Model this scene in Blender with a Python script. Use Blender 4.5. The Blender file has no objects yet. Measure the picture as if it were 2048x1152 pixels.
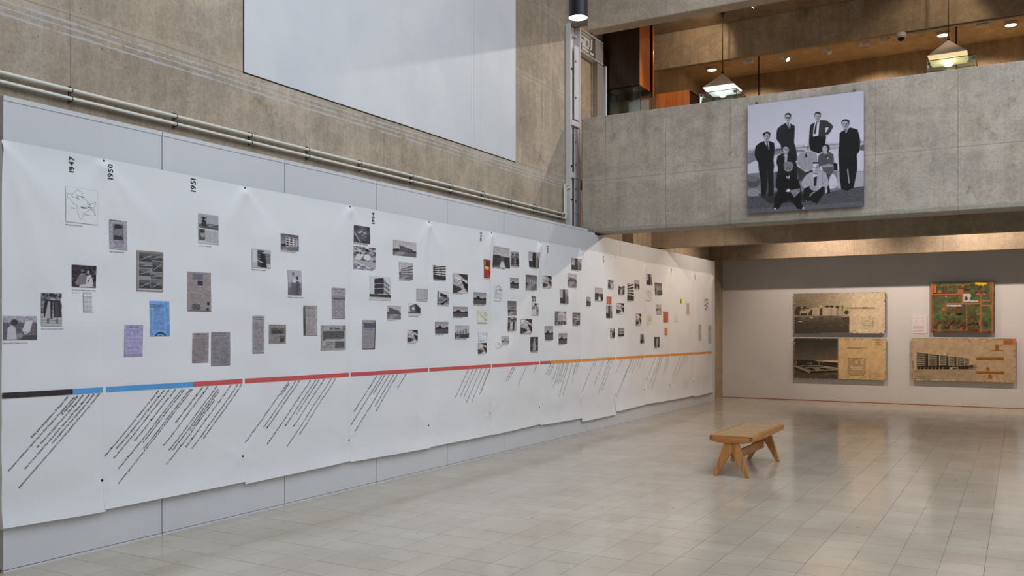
import bpy, bmesh, math, random
import numpy as np
from mathutils import Vector, Matrix, noise as mnoise

random.seed(7); np.random.seed(7)
SC = bpy.context.scene
COL = SC.collection
# ------------------------------------------------------------------ camera
FPX, HOR, YAW, EYE = 1756.0, 657.0, math.radians(30.05), 1.65
SN, CN = math.sin(YAW), math.cos(YAW)
cam = bpy.data.cameras.new('camera'); camo = bpy.data.objects.new('camera', cam); COL.objects.link(camo)
camo.location = (0, 0, EYE); camo.rotation_euler = (math.pi/2, 0, YAW)
cam.sensor_width = 36; cam.lens = 36*FPX/2048; cam.shift_y = (HOR-576)/2048
cam.clip_start = .05; cam.clip_end = 200
SC.camera = camo
# ------------------------------------------------------------------ world, exposure
w = bpy.data.worlds.new('world'); SC.world = w; w.use_nodes = True
w.node_tree.nodes['Background'].inputs[0].default_value = (.62, .74, .95, 1)
w.node_tree.nodes['Background'].inputs[1].default_value = .9
SC.view_settings.view_transform = 'Standard'; SC.view_settings.look = 'None'
SC.view_settings.gamma = 1; SC.view_settings.use_curve_mapping = False
SC.view_settings.exposure = 0.0
SC.cycles.use_denoising = True
SC.cycles.max_bounces = 8; SC.cycles.diffuse_bounces = 4; SC.cycles.glossy_bounces = 3
SC.cycles.transparent_max_bounces = 8; SC.cycles.sample_clamp_indirect = 4
SC.cycles.caustics_reflective = False; SC.cycles.caustics_refractive = False
# ------------------------------------------------------------------ large lights
def aim(o, tgt):
    d = Vector(tgt)-o.location; o.rotation_euler = d.to_track_quat('-Z', 'Y').to_euler()
def area(name, loc, tgt, sx, sy, power, col, spread=180):
    l = bpy.data.lights.new(name, 'AREA'); l.shape = 'RECTANGLE'; l.size = sx; l.size_y = sy
    l.energy = power; l.color = col; l.spread = math.radians(spread)
    o = bpy.data.objects.new(name, l); COL.objects.link(o); o.location = loc; aim(o, tgt); return o
def spot(name, loc, tgt, power, col, ang=70, blend=.5, rad=.04):
    l = bpy.data.lights.new(name, 'SPOT'); l.energy = power; l.color = col
    l.spot_size = math.radians(ang); l.spot_blend = blend; l.shadow_soft_size = rad
    o = bpy.data.objects.new(name, l); COL.objects.link(o); o.location = loc; aim(o, tgt); return o
def point(name, loc, power, col, rad=.06):
    l = bpy.data.lights.new(name, 'POINT'); l.energy = power; l.color = col; l.shadow_soft_size = rad
    o = bpy.data.objects.new(name, l); COL.objects.link(o); o.location = loc; return o
DAY = (.86, .93, 1.0); WARM = (1.0, .77, .52); WARM2 = (1.0, .82, .67)
area('skylight_lamp', (1.4, 6.2, 9.45), (1.4, 6.2, 0), 8.5, 9, 780, DAY)
area('side_daylight', (7.6, 6.0, 6.2), (-6.4, 8.5, 3.2), 5, 9, 300, DAY)  # window-like area light added on the right; that wall has no window
# wall washers under the balcony, set between the beams
for x in (-3.5, -.7, 2.2):
    spot('wash_light', (x, 18.5, 3.98), (x, 20.85, 1.9), 235, WARM2, 112, .75, .03)
spot('wash_light', (-3.2, 14.72, 3.74), (-6.0, 14.2, 1.2), 190, WARM2, 128, .5, .02)
spot('wash_light', (-4.1, 17.75, 3.95), (-6.0, 17.7, 1.8), 150, WARM2, 100, .6, .03)
# gallery lamps upstairs, plus one spot added for the orange cabinet
for x, y, tx, ty, p in ((-4.9, 18.15, -5.0, 19.0, 120), (-2.5, 18.15, -2.4, 19, 120), (-.7, 18.15, -.6, 19, 120), (.9, 18.15, 1, 19, 120), (3, 18.15, 3, 19, 120)):
    spot('gallery_light', (x, y, 7.02), (tx, ty, 4.1), p*1.5, WARM, 130, .8, .05)
for x, tx, tz, p in ((-4.4, -5.3, 6.55, 42), (-.6, -1.2, 6.2, 30), (2.6, 2, 6.2, 30)):
    spot('gallery_light', (x, 14.4, 7.0), (tx, 15.6, tz), p, WARM, 78, .5, .03)
spot('gallery_light', (-2.95, 14.32, 6.87), (-6.46, 12.2, 5.1), 210, (1, .93, .84), 70, .3, .01)

spot('gallery_light', (-4.5, 13.9, 7.0), (-5.35, 15.0, 5.6), 34, WARM, 42, .7, .04)  # added spot, only there to brighten the orange cabinet
# ------------------------------------------------------------------ naming helpers
def tag(o, label=None, cat=None, group=None, kind=None):
    if label: o['label'] = label
    if cat: o['category'] = cat
    if group: o['group'] = group
    if kind: o['kind'] = kind
    return o
def empty(name, loc=(0, 0, 0), parent=None):
    o = bpy.data.objects.new(name, None); COL.objects.link(o); o.location = loc
    o.empty_display_size = .1
    if parent: o.parent = parent
    return o
def link(name, me, parent=None, loc=(0, 0, 0)):
    o = bpy.data.objects.new(name, me); COL.objects.link(o); o.location = loc
    if parent: o.parent = parent
    return o
class MB:
    def __init__(s): s.v = []; s.f = []; s.m = []
    def add(s, vs, fs, m=0):
        b = len(s.v); s.v += [tuple(p) for p in vs]; s.f += [tuple(b+i for i in f) for f in fs]; s.m += [m]*len(fs); return s
    def box(s, x0, x1, y0, y1, z0, z1, m=0):
        return s.add([(x0,y0,z0),(x1,y0,z0),(x1,y1,z0),(x0,y1,z0),(x0,y0,z1),(x1,y0,z1),(x1,y1,z1),(x0,y1,z1)],
              [(0,3,2,1),(4,5,6,7),(0,1,5,4),(1,2,6,5),(2,3,7,6),(3,0,4,7)], m)
    def prism(s, pts, n, h, m=0):
        """closed outline (3D points, CCW seen against n) pushed along n by h"""
        n = Vector(n)*h; k = len(pts); a = [Vector(p) for p in pts]; b = [p+n for p in a]
        return s.add(a+b, [tuple(range(k))[::-1], tuple(range(k, 2*k))]+[(i, (i+1) % k, k+(i+1) % k, k+i) for i in range(k)], m)
    def tube(s, pts, r, n=10, m=0, cap=True):
        pts = [Vector(p) for p in pts]; rings = []
        rr = r if isinstance(r, (list, tuple)) else [r]*len(pts)
        up = None
        for i, p in enumerate(pts):
            d = (pts[min(i+1, len(pts)-1)]-pts[max(i-1, 0)])
            if d.length < 1e-9: d = Vector((0, 0, 1))
            d.normalize()
            if up is None: up = Vector((0, 0, 1)) if abs(d.z) < .9 else Vector((1, 0, 0))
            a = d.cross(up); 
            if a.length < 1e-6: a = d.orthogonal()
            a.normalize(); b = d.cross(a); up = a.cross(d)*1.0
            up = b*-1 if False else up
            rings.append([p+(a*math.cos(2*math.pi*j/n)+b*math.sin(2*math.pi*j/n))*rr[i] for j in range(n)])
        vs = [q for R in rings for q in R]; fs = []
        for i in range(len(pts)-1):
            for j in range(n):
                fs.append((i*n+j, i*n+(j+1) % n, (i+1)*n+(j+1) % n, (i+1)*n+j))
        if cap: fs += [tuple(range(n))[::-1], tuple((len(pts)-1)*n+j for j in range(n))]
        return s.add(vs, fs, m)
    def lathe(s, prof, c, n=24, m=0):
        vs = []; fs = []
        for r, z in prof:
            for j in range(n):
                a = 2*math.pi*j/n; vs.append((c[0]+r*math.cos(a), c[1]+r*math.sin(a), c[2]+z))
        for i in range(len(prof)-1):
            for j in range(n): fs.append((i*n+j, i*n+(j+1) % n, (i+1)*n+(j+1) % n, (i+1)*n+j))
        return s.add(vs, fs, m)
    def mesh(s, name, mats, smooth=False, bevel=0):
        me = bpy.data.meshes.new(name); me.from_pydata(s.v, [], s.f)
        for mt in (mats if isinstance(mats, (list, tuple)) else [mats]): me.materials.append(mt)
        me.polygons.foreach_set('material_index', s.m)
        if bevel:
            bm = bmesh.new(); bm.from_mesh(me)
            bmesh.ops.bevel(bm, geom=list(bm.edges), offset=bevel, segments=1, affect='EDGES', profile=.5)
            bm.to_mesh(me); bm.free()
        bm = bmesh.new(); bm.from_mesh(me); bmesh.ops.recalc_face_normals(bm, faces=bm.faces); bm.to_mesh(me); bm.free()
        if smooth:
            me.polygons.foreach_set('use_smooth', [True]*len(me.polygons))
            try: me.set_sharp_from_angle(angle=math.radians(35))
            except Exception: pass
        return me
    def obj(s, name, mats, parent=None, smooth=False, bevel=0):
        return link(name, s.mesh(name, mats, smooth, bevel), parent)

# ------------------------------------------------------------------ materials
def lin(c):
    return tuple((x/12.92 if x <= .04045 else ((x+.055)/1.055)**2.4) for x in c)
def rgb(r, g, b): return lin((r/255, g/255, b/255))+(1,)
class NT:
    def __init__(s, name):
        s.m = bpy.data.materials.new(name); s.m.use_nodes = True; s.t = s.m.node_tree
        s.b = s.t.nodes['Principled BSDF']; s.pos = None
    def n(s, ty, **k):
        nd = s.t.nodes.new(ty)
        for a, v in k.items():
            if a.startswith('i_'):
                nd.inputs[int(a[2:]) if a[2:].isdigit() else a[2:]].default_value = v
            else: setattr(nd, a, v)
        return nd
    def l(s, a, b): s.t.links.new(a, b)
    def P(s):
        if not s.pos: s.pos = s.n('ShaderNodeNewGeometry')
        return s.pos.outputs['Position']
    def scaled(s, v, sc):
        m = s.n('ShaderNodeVectorMath', operation='MULTIPLY'); s.l(v, m.inputs[0]); m.inputs[1].default_value = sc; return m.outputs[0]
    def noise(s, sc, detail=4, rough=.55, vec=None, stretch=None):
        nd = s.n('ShaderNodeTexNoise'); nd.inputs['Scale'].default_value = sc; nd.inputs['Detail'].default_value = detail
        nd.inputs['Roughness'].default_value = rough
        v = vec or s.P()
        if stretch: v = s.scaled(v, stretch)
        s.l(v, nd.inputs['Vector']); return nd.outputs['Fac']
    def ramp(s, f, stops):
        r = s.n('ShaderNodeValToRGB'); e = r.color_ramp.elements
        e[0].position = stops[0][0]; e[0].color = stops[0][1]; e[1].position = stops[1][0]; e[1].color = stops[1][1]
        for p, c in stops[2:]:
            q = e.new(p); q.color = c
        s.l(f, r.inputs[0]); return r.outputs[0]
    def mix(s, f, a, b, mode='MIX'):
        m = s.n('ShaderNodeMix', data_type='RGBA', blend_type=mode)
        for sock, v in ((m.inputs[0], f), (m.inputs[6], a), (m.inputs[7], b)):
            if hasattr(v, 'links'): s.l(v, sock)
            else: sock.default_value = v
        return m.outputs[2]
    def math(s, op, a, b=None, c=None):
        m = s.n('ShaderNodeMath', operation=op)
        for i, v in enumerate((a, b, c)):
            if v is None: continue
            if hasattr(v, 'links'): s.l(v, m.inputs[i])
            else: m.inputs[i].default_value = v
        return m.outputs[0]
    def sep(s, v=None):
        x = s.n('ShaderNodeSeparateXYZ'); s.l(v or s.P(), x.inputs[0]); return x.outputs
    def bump(s, h, strength=.3, dist=.01):
        b = s.n('ShaderNodeBump'); b.inputs['Strength'].default_value = strength; b.inputs['Distance'].default_value = dist
        s.l(h, b.inputs['Height']); s.l(b.outputs[0], s.b.inputs['Normal'])
    def done(s, col=None, rough=.6, metal=0, spec=.4):
        if col is not None:
            if hasattr(col, 'links'): s.l(col, s.b.inputs['Base Color'])
            else: s.b.inputs['Base Color'].default_value = col
        if hasattr(rough, 'links'): s.l(rough, s.b.inputs['Roughness'])
        else: s.b.inputs['Roughness'].default_value = rough
        s.b.inputs['Metallic'].default_value = metal; s.b.inputs['Specular IOR Level'].default_value = spec
        return s.m
G = lambda v: (v, v, v, 1)
def concrete(name, base, zj=(), yj=None, axis=1, stripes=None, streak=.5, dark=.5, patch=.3, foot=None, wob=.0):
    t = NT(name); P = t.P(); x = t.sep()
    big = t.noise(.55, 5, .6); med = t.noise(2.6, 6, .65); fine = t.noise(34, 5, .7); grit = t.noise(170, 2, .6)
    st = t.noise(1.0, 6, .7, stretch=(5.5, 5.5, .6))
    st2 = t.noise(1.0, 5, .7, stretch=(22, 22, 2.6))
    b = base
    c = t.mix(t.ramp(big, [(.35, G(0)), (.68, G(1))]), (b[0]*.80, b[1]*.78, b[2]*.75, 1), (b[0]*1.12, b[1]*1.12, b[2]*1.12, 1))
    c = t.mix(t.ramp(med, [(.36, G(0)), (.66, G(1))]), c, t.mix(1.0, c, (1.16, 1.15, 1.13, 1), 'MULTIPLY'))
    c = t.mix(t.math('MULTIPLY', t.ramp(st, [(.42, G(0)), (.72, G(1))]), streak), c, (b[0]*.66, b[1]*.60, b[2]*.52, 1))
    c = t.mix(t.math('MULTIPLY', t.ramp(st2, [(.52, G(0)), (.7, G(1))]), streak*.28), c, (b[0]*1.3, b[1]*1.28, b[2]*1.24, 1))
    mot = t.noise(9, 7, .75); c = t.mix(.5, c, t.mix(1.0, c, t.ramp(mot, [(.3, G(.74)), (.72, G(1.2))]), 'MULTIPLY'))
    c = t.mix(t.math('MULTIPLY', t.ramp(t.noise(1.15, 7, .72), [(.57, G(0)), (.70, G(1))]), dark), c, (b[0]*.52, b[1]*.49, b[2]*.45, 1))
    c = t.mix(.42, c, t.mix(1.0, c, t.ramp(fine, [(.3, G(.6)), (.7, G(1.3))]), 'MULTIPLY'))
    pa = t.ramp(t.noise(.9, 9, .72, stretch=(1, 1, 1.5)), [(.485, G(0)), (.515, G(1))])
    c = t.mix(t.math('MULTIPLY', pa, patch), c, t.mix(1.0, c, (1.24, 1.21, 1.17, 1), 'MULTIPLY'))
    pb = t.ramp(t.noise(2.3, 9, .75), [(.6, G(0)), (.68, G(1))]); c = t.mix(t.math('MULTIPLY', pb, patch*1.3), c, t.mix(1.0, c, (.72, .70, .68, 1), 'MULTIPLY'))
    if foot is not None:
        f = t.math('LESS_THAN', t.math('ADD', x[2], t.math('MULTIPLY', t.math('SUBTRACT', t.noise(3, 7, .7), .5), .12)), foot)
        c = t.mix(t.math('MULTIPLY', f, .45), c, rgb(128, 134, 122))
    # blow holes
    vo = t.n('ShaderNodeTexVoronoi', feature='F1'); vo.inputs['Scale'].default_value = 15; t.l(P, vo.inputs['Vector'])
    pit = t.math('LESS_THAN', vo.outputs['Distance'], t.math('MULTIPLY', t.noise(5, 2), .17))
    pit = t.math('MULTIPLY', pit, t.math('GREATER_THAN', t.noise(2.2, 3), .52))
    v2 = t.n('ShaderNodeTexVoronoi', feature='F1'); v2.inputs['Scale'].default_value = 42; t.l(P, v2.inputs['Vector'])
    pit2 = t.math('MULTIPLY', t.math('LESS_THAN', v2.outputs['Distance'], t.math('MULTIPLY', t.noise(8, 3), .30)), t.math('GREATER_THAN', t.noise(1.1, 5, .7), .50))
    pit = t.math('MAXIMUM', pit, t.math('MULTIPLY', pit2, .75))
    c = t.mix(t.math('MULTIPLY', pit, .75), c, (b[0]*.25, b[1]*.23, b[2]*.2, 1))
    h = t.math('ADD', t.math('MULTIPLY', fine, .5), t.math('MULTIPLY', pit, -.8))
    nz = t.math('MULTIPLY', t.math('SUBTRACT', t.noise(3, 4), .5), .012+wob)
    for z in zj:
        zz = t.math('ABSOLUTE', t.math('SUBTRACT', t.math('ADD', x[2], t.math('MULTIPLY', nz, .25)), z))
        k = t.math('LESS_THAN', zz, .006)
        c = t.mix(t.math('MULTIPLY', k, .55), c, (b[0]*.3, b[1]*.27, b[2]*.24, 1))
        band = t.math('LESS_THAN', t.math('ADD', zz, t.math('MULTIPLY', t.math('SUBTRACT', t.noise(2.5, 5, .65), .5), .3)), .05)
        c = t.mix(t.math('MULTIPLY', band, .22), c, (b[0]*1.5, b[1]*1.5, b[2]*1.5, 1))
        h = t.math('SUBTRACT', h, k)
    if yj:
        y = t.math('ADD', x[axis], yj[1]); 
        zone = t.math('FLOOR', t.math('DIVIDE', x[2], 1.2)) if False else 0
        k = t.math('LESS_THAN', t.math('ABSOLUTE', t.math('SUBTRACT', t.math('MODULO', t.math('ADD', t.math('ADD', y, 60*yj[0]), nz), yj[0]), yj[0]/2)), .0045)
        c = t.mix(t.math('MULTIPLY', t.math('MULTIPLY', k, .6), t.ramp(t.noise(1.2, 3), [(.35, G(.1)), (.55, G(1))])), c, (b[0]*.35, b[1]*.31, b[2]*.27, 1))
        h = t.math('SUBTRACT', h, k)
    if stripes:
        for z, wd in stripes:
            zz = t.math('ABSOLUTE', t.math('SUBTRACT', t.math('ADD', x[2], t.math('MULTIPLY', t.math('SUBTRACT', t.noise(1.6, 6, .7, stretch=(1, 1, .6)), .5), .028)), z))
            wv = t.math('MULTIPLY', t.ramp(t.noise(4.5, 5, .75), [(.36, G(0)), (.56, G(1))]), wd)
            k = t.math('LESS_THAN', zz, wv)
            c = t.mix(t.math('MULTIPLY', k, .75), c, rgb(190, 191, 196))
    t.bump(h, .35, .006)
    return t.done(c, .85, spec=.25)
CB = lin((.60, .555, .50))
M = {}
M['conc_wall'] = concrete('board_marked_concrete', lin((.685, .637, .575)), zj=(4.115, 5.47, 6.67), yj=(1.31, .35), stripes=((4.055, .011), (4.008, .010), (3.956, .011)), streak=.55, dark=.42, patch=.5)
M['conc_beam'] = concrete('balcony_concrete', lin((.665, .63, .59)), foot=3.262, zj=(4.04,), yj=(1.01, .2), axis=0, streak=.45, dark=.65, patch=.5)
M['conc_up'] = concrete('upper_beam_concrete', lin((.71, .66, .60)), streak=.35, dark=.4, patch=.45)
M['conc_in'] = concrete('gallery_concrete', lin((.66, .60, .52)), yj=(1.9, .1), axis=0, streak=.6, dark=.6, patch=.5)
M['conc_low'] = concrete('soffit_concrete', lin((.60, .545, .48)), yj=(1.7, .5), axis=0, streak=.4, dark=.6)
def plaster(name, c0, c1, rough=.6, stain=.3):
    t = NT(name); c = t.mix(t.ramp(t.noise(.8, 5, .6), [(.35, G(0)), (.65, G(1))]), c0, c1)
    s = t.noise(1, 4, .6, stretch=(3, 3, .5))
    c = t.mix(t.math('MULTIPLY', t.ramp(s, [(.55, G(0)), (.8, G(1))]), stain), c, (c0[0]*.8, c0[1]*.77, c0[2]*.74, 1))
    t.bump(t.noise(6, 6, .6), .12, .01)
    return t.done(c, rough, spec=.3)
def stained():
    t = NT('stained_white_plaster'); y = t.sep()[1]
    c = t.mix(t.ramp(t.noise(.7, 6, .6), [(.38, G(0)), (.62, G(1))]), rgb(212, 215, 220), rgb(224, 225, 228))
    c = t.mix(t.math('MULTIPLY', t.ramp(t.noise(1.1, 5, .6), [(.58, G(0)), (.75, G(1))]), .25), c, rgb(206, 198, 190))
    for u, k, col in ((802, .35, rgb(170, 172, 176)), (941, .3, rgb(170, 160, 146)), (946, .4, rgb(176, 150, 120)), (953, .25, rgb(180, 170, 155)), (960, .55, rgb(184, 150, 112)), (965, .3, rgb(176, 165, 150)), (1000, .2, rgb(180, 180, 182))):
        kk = (u-1024)/1756.0; yy = -6.46*(CN+kk*SN)/(-(SN-kk*CN))
        m = t.math('LESS_THAN', t.math('ABSOLUTE', t.math('SUBTRACT', t.math('ADD', y, t.math('MULTIPLY', t.math('SUBTRACT', t.noise(2.5, 3), .5), .02)), yy)), .006)
        c = t.mix(t.math('MULTIPLY', t.math('MULTIPLY', m, k), t.ramp(t.noise(1, 4, .6, stretch=(6, 6, .8)), [(.35, G(.2)), (.6, G(1))])), c, col)
    t.bump(t.noise(4, 6, .6), .15, .012)
    return t.done(c, .5, spec=.3)
M['plaster'] = plaster('white_plaster', rgb(216, 218, 222), rgb(223, 224, 227), .5, .12); M['plaster_stained'] = stained()
M['wall_back'] = plaster('grey_white_wall_paint', rgb(212, 209, 208), rgb(218, 215, 214), .55, .15)
M['wall_side'] = plaster('pale_wall_paint', rgb(198, 196, 192), rgb(204, 202, 200), .7)
M['panel'] = plaster('pale_grey_panel_paint', rgb(203, 205, 210), rgb(208, 210, 214), .42, .12)
M['panel_edge'] = NT('dark_panel_edge').done(rgb(60, 54, 52), .8)
def simple(name, c, rough=.5, metal=0, var=.06, sc=12, spec=.4):
    t = NT(name); col = t.mix(t.noise(sc, 4), tuple(x*(1-var) for x in c[:3])+(1,), tuple(min(1, x*(1+var)) for x in c[:3])+(1,))
    return t.done(col, rough, metal, spec)
M['pipe'] = simple('cream_conduit_paint', rgb(228, 224, 213), .35)
M['steelpaint'] = simple('pale_painted_steel', rgb(214, 210, 211), .4)
M['galv'] = simple('galvanised_steel', rgb(120, 122, 122), .4, .8)
M['black'] = simple('black_metal', rgb(28, 30, 33), .35, .0)
M['darkmetal'] = simple('dark_rod_metal', rgb(50, 48, 46), .4, .5)
M['whiteplastic'] = simple('white_plastic', rgb(212, 210, 205), .4)
M['tack'] = simple('black_tack', rgb(24, 22, 22), .5)
def wood(name, a, b, axis=1, sc=1.0, rough=.4, coat=0):
    t = NT(name); tc = t.n('ShaderNodeTexCoord').outputs['Object']
    s = [26*sc]*3; s[axis] = 1.6*sc
    n1 = t.noise(1, 5, .62, vec=tc, stretch=tuple(s)); s2 = [120*sc]*3; s2[axis] = 4*sc
    n2 = t.noise(1, 3, .6, vec=tc, stretch=tuple(s2))
    c = t.mix(t.ramp(n1, [(.33, G(0)), (.67, G(1))]), a, b)
    c = t.mix(.25, c, t.mix(1.0, c, t.ramp(n2, [(.35, G(.5)), (.6, G(1.1))]), 'MULTIPLY'))
    t.bump(n2, .15, .002)
    m = t.done(c, rough)
    t.b.inputs['Coat Weight'].default_value = coat; t.b.inputs['Coat Roughness'].default_value = .12
    return m
M['teakY'] = wood('teak_long_grain', rgb(166, 106, 56), rgb(200, 140, 80), 1, 1.2)
M['teakX'] = wood('teak_cross_grain', rgb(166, 106, 56), rgb(200, 140, 80), 0, 1.2)
M['teakZ'] = wood('teak_upright_grain', rgb(166, 106, 56), rgb(204, 144, 84), 2, 1.2)
M['endgrain'] = wood('teak_end_grain', rgb(92, 54, 26), rgb(116, 70, 36), 2, 3)
M['rosewood'] = wood('dark_rosewood', rgb(40, 20, 16), rgb(62, 30, 22), 2, .8, .3, .3)
M['orangewood'] = wood('orange_veneer', rgb(208, 108, 36), rgb(236, 138, 52), 2, .8, .3, .5)
M['gfloor'] = wood('warm_bounce_floor', rgb(176, 156, 122), rgb(190, 170, 138), 0, .5, .4)  # unseen floor, wood tone chosen to bounce warm light around the gallery
def cane():
    t = NT('woven_cane'); x = t.sep(t.n('ShaderNodeTexCoord').outputs['Object'])
    u = t.math('SINE', t.math('MULTIPLY', x[0], 820)); v = t.math('SINE', t.math('MULTIPLY', x[1], 820))
    k = t.math('MULTIPLY', u, v)
    k2 = t.math('ADD', k, t.math('MULTIPLY', t.math('SUBTRACT', t.noise(90, 3), .5), 3))
    c = t.mix(t.ramp(k2, [(.2, G(0)), (.7, G(1))]), rgb(186, 148, 104), rgb(244, 220, 182))
    t.bump(k2, .4, .002)
    return t.done(c, .6)
M['cane'] = cane()
def tilemat():
    t = NT('ground_terrazzo_tile')
    oi = t.n('ShaderNodeObjectInfo').outputs['Random']; g = t.n('ShaderNodeNewGeometry'); isl = g.outputs['Random Per Island']
    r = t.math('FRACT', t.math('ADD', t.math('MULTIPLY', oi, 7.31), t.math('MULTIPLY', isl, 5.7)))
    c = t.mix(r, rgb(184, 173, 156), rgb(193, 183, 167))
    c = t.mix(t.ramp(t.noise(1.3, 6, .65), [(.4, G(0)), (.65, G(.55))]), c, rgb(170, 156, 138))
    sp = t.noise(240, 2, .6)
    c = t.mix(.55, c, t.mix(1.0, c, t.ramp(sp, [(.38, G(.72)), (.62, G(1.25))]), 'MULTIPLY'))
    vo = t.n('ShaderNodeTexVoronoi'); vo.inputs['Scale'].default_value = 4.3; t.l(t.P(), vo.inputs['Vector'])
    c = t.mix(t.math('MULTIPLY', t.math('LESS_THAN', vo.outputs['Distance'], t.math('MULTIPLY', t.noise(9, 2), .075)), .75), c, rgb(80, 72, 64))
    ro = t.ramp(t.noise(1.4, 5, .6), [(.3, G(.10)), (.7, G(.19))])
    t.bump(t.noise(3, 3, .5), .03, .004)
    m = t.done(c, ro, spec=.65); return m
M['tile'] = tilemat()
M['grout'] = simple('brown_grout', rgb(112, 98, 84), .9)
def emis(name, col, s):
    m = bpy.data.materials.new(name); m.use_nodes = True; b = m.node_tree.nodes['Principled BSDF']
    b.inputs['Base Color'].default_value = col; b.inputs['Emission Color'].default_value = col; b.inputs['Emission Strength'].default_value = s
    return m
M['glow'] = emis('lamp_glow', (1, .97, .9, 1), 9); M['glowwarm'] = emis('warm_lamp_glow', (1, .85, .6, 1), 9)
def glass():
    m = bpy.data.materials.new('greenish_glass'); m.use_nodes = True; t = m.node_tree; t.nodes.remove(t.nodes['Principled BSDF'])
    gl = t.nodes.new('ShaderNodeBsdfGlossy'); gl.inputs[1 if 'Roughness' not in gl.inputs else 'Roughness'].default_value = .03
    tr = t.nodes.new('ShaderNodeBsdfTransparent'); tr.inputs[0].default_value = (.93, .975, .95, 1)
    lw = t.nodes.new('ShaderNodeLayerWeight'); lw.inputs[0].default_value = .5; mx = t.nodes.new('ShaderNodeMixShader')
    p = t.nodes.new('ShaderNodeMath'); p.operation = 'POWER'; p.inputs[1].default_value = 4.5; t.links.new(lw.outputs['Facing'], p.inputs[0])
    fr = t.nodes.new('ShaderNodeMath'); fr.operation = 'MULTIPLY_ADD'; fr.inputs[1].default_value = .8; fr.inputs[2].default_value = .03; t.links.new(p.outputs[0], fr.inputs[0])
    t.links.new(fr.outputs[0], mx.inputs[0]); t.links.new(tr.outputs[0], mx.inputs[1]); t.links.new(gl.outputs[0], mx.inputs[2])
    t.links.new(mx.outputs[0], t.nodes['Material Output'].inputs[0]); return m
M['glass'] = glass(); M['glassedge'] = simple('green_glass_edge', rgb(40, 78, 62), .2)
def ink(name, rough=.6):
    t = NT(name); a = t.n('ShaderNodeVertexColor', layer_name='print'); return t.done(a.outputs[0], rough, spec=.25)
M['print'] = ink('printed_ink'); M['print_gloss'] = ink('photo_print_surface', .45); M['print_board'] = ink('aged_board_print', .5)
M['ink'] = simple('black_ink', rgb(42, 40, 44), .7)
def cloth():
    t = NT('white_banner_paper'); c = t.mix(t.noise(2, 5), rgb(222, 224, 228), rgb(231, 232, 235))
    t.bump(t.noise(3.2, 8, .6, stretch=(1, 1, .6)), .38, .016); return t.done(c, .55, spec=.3)
M['cloth'] = cloth()
BARS = {k: simple('bar_'+k, v, .6) for k, v in dict(black=rgb(52, 44, 48), blue=rgb(88, 160, 222), red=rgb(206, 88, 90), orange=rgb(230, 150, 66)).items()}

# ------------------------------------------------------------------ measuring helpers: photo point -> point on a real plane
def ray(u, v):
    k = (u-1024)/FPX; return (-SN+k*CN, CN+k*SN, (HOR-v)/FPX)
def onY(u, v, y):
    d = ray(u, v); t = y/d[1]; return (t*d[0], y, EYE+t*d[2])
def onX(u, v, x):
    d = ray(u, v); t = x/d[0]; return (x, t*d[1], EYE+t*d[2])

XW, XP, YB, YF = -6.46, -5.93, 20.85, 12.95
# ------------------------------------------------------------------ structure
def struct(o, label, **k):
    return tag(o, label, kind='structure', **k)
fl = MB().box(-6.5, 8, -6, YB+.3, -.25, -.0035).obj('floor', M['grout'])
struct(fl, 'pale terrazzo tile floor of the exhibition hall')
TX, TY, GX, GY = .2735, .2775, .0026, .0030
tm = MB()
a, b = TX/2-GX/2, TY/2-GY/2
tm.box(-a, a, -b, b, -.02, 0)
tmesh = tm.mesh('tile', M['tile'])
cells = []
for i in range(-20, 34):
    for j in range(-22, 55):
        cx, cy = -1.031+TX*(i+.5), 5.82+TY*(j+.5)
        if cx < -6.3 or cx > 7.8 or cy > YB-.1 or cy < -1: continue
        fw = -cx*SN+cy*CN; rt = cx*CN+cy*SN
        vis = fw > 1 and abs(rt/fw*FPX) < 1050 and EYE/fw*FPX < (1152-HOR)+25 and not (cx < -5.95 and cy > 3.4)
        cells.append((fw**3 if vis else 1e9, cx, cy))
cells.sort()
rest = MB()
for n, (key, cx, cy) in enumerate(cells):
    dz = random.uniform(-.0004, .0002)
    jx, jy = random.uniform(-.0008, .0008), random.uniform(-.0008, .0008)
    if n < 300:
        o = link('tile', tmesh, fl, (cx+jx, cy+jy, dz))
    else:
        rest.add([(x+cx+jx, y+cy+jy, z+dz) for x, y, z in tm.v], tm.f)
tag(rest.obj('tile', M['tile'], fl), kind='stuff')

struct(MB().box(XW-.4, XW, -6, YF+.02, 0, 9.6).obj('wall_left', M['conc_wall']), 'board-marked raw concrete wall above the timeline banners')
wl = bpy.data.objects['wall_left']
p0, p1 = onX(487, 147, XW), onX(1030, 325, XW)
MB().box(XW-.01, XW+.012, p0[1], p1[1], 4.115, 9.55).obj('plaster_panel', M['plaster_stained'], wl)
MB().box(XW-.01, XW+.004, p0[1]-.008, p0[1]-.001, 4.1, 9.55).obj('panel_joint', M['panel_edge'], wl)
MB().box(XW-.01, XW+.006, p0[1], p1[1], 4.106, 4.116).obj('panel_joint', M['panel_edge'], wl)
struct(MB().box(XW-.4, 8.3, YB, YB+.3, 0, 4.0).obj('wall_back', M['wall_back']), 'off-white painted wall behind the four mounted boards')
struct(MB().box(8, 8.3, -6.3, YB+.3, 0, 9.6).obj('wall_right', M['wall_side']), 'plain pale side wall of the hall')
struct(MB().box(XW-.4, 8.3, -6.3, -6, 0, 9.6).obj('wall_front', M['wall_side']), 'plain pale wall at the near end of the hall')
struct(MB().box(XW-.4, -3.4, -6.3, 13.3, 9.6, 9.8).box(5.8, 8.3, -6.3, 13.3, 9.6, 9.8).box(-3.4, 5.8, -6.3, -1.6, 9.6, 9.8).box(-3.4, 5.8, 10.8, 13.3, 9.6, 9.8).obj('ceiling', M['conc_low']), 'concrete roof slab around the skylight')
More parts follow.
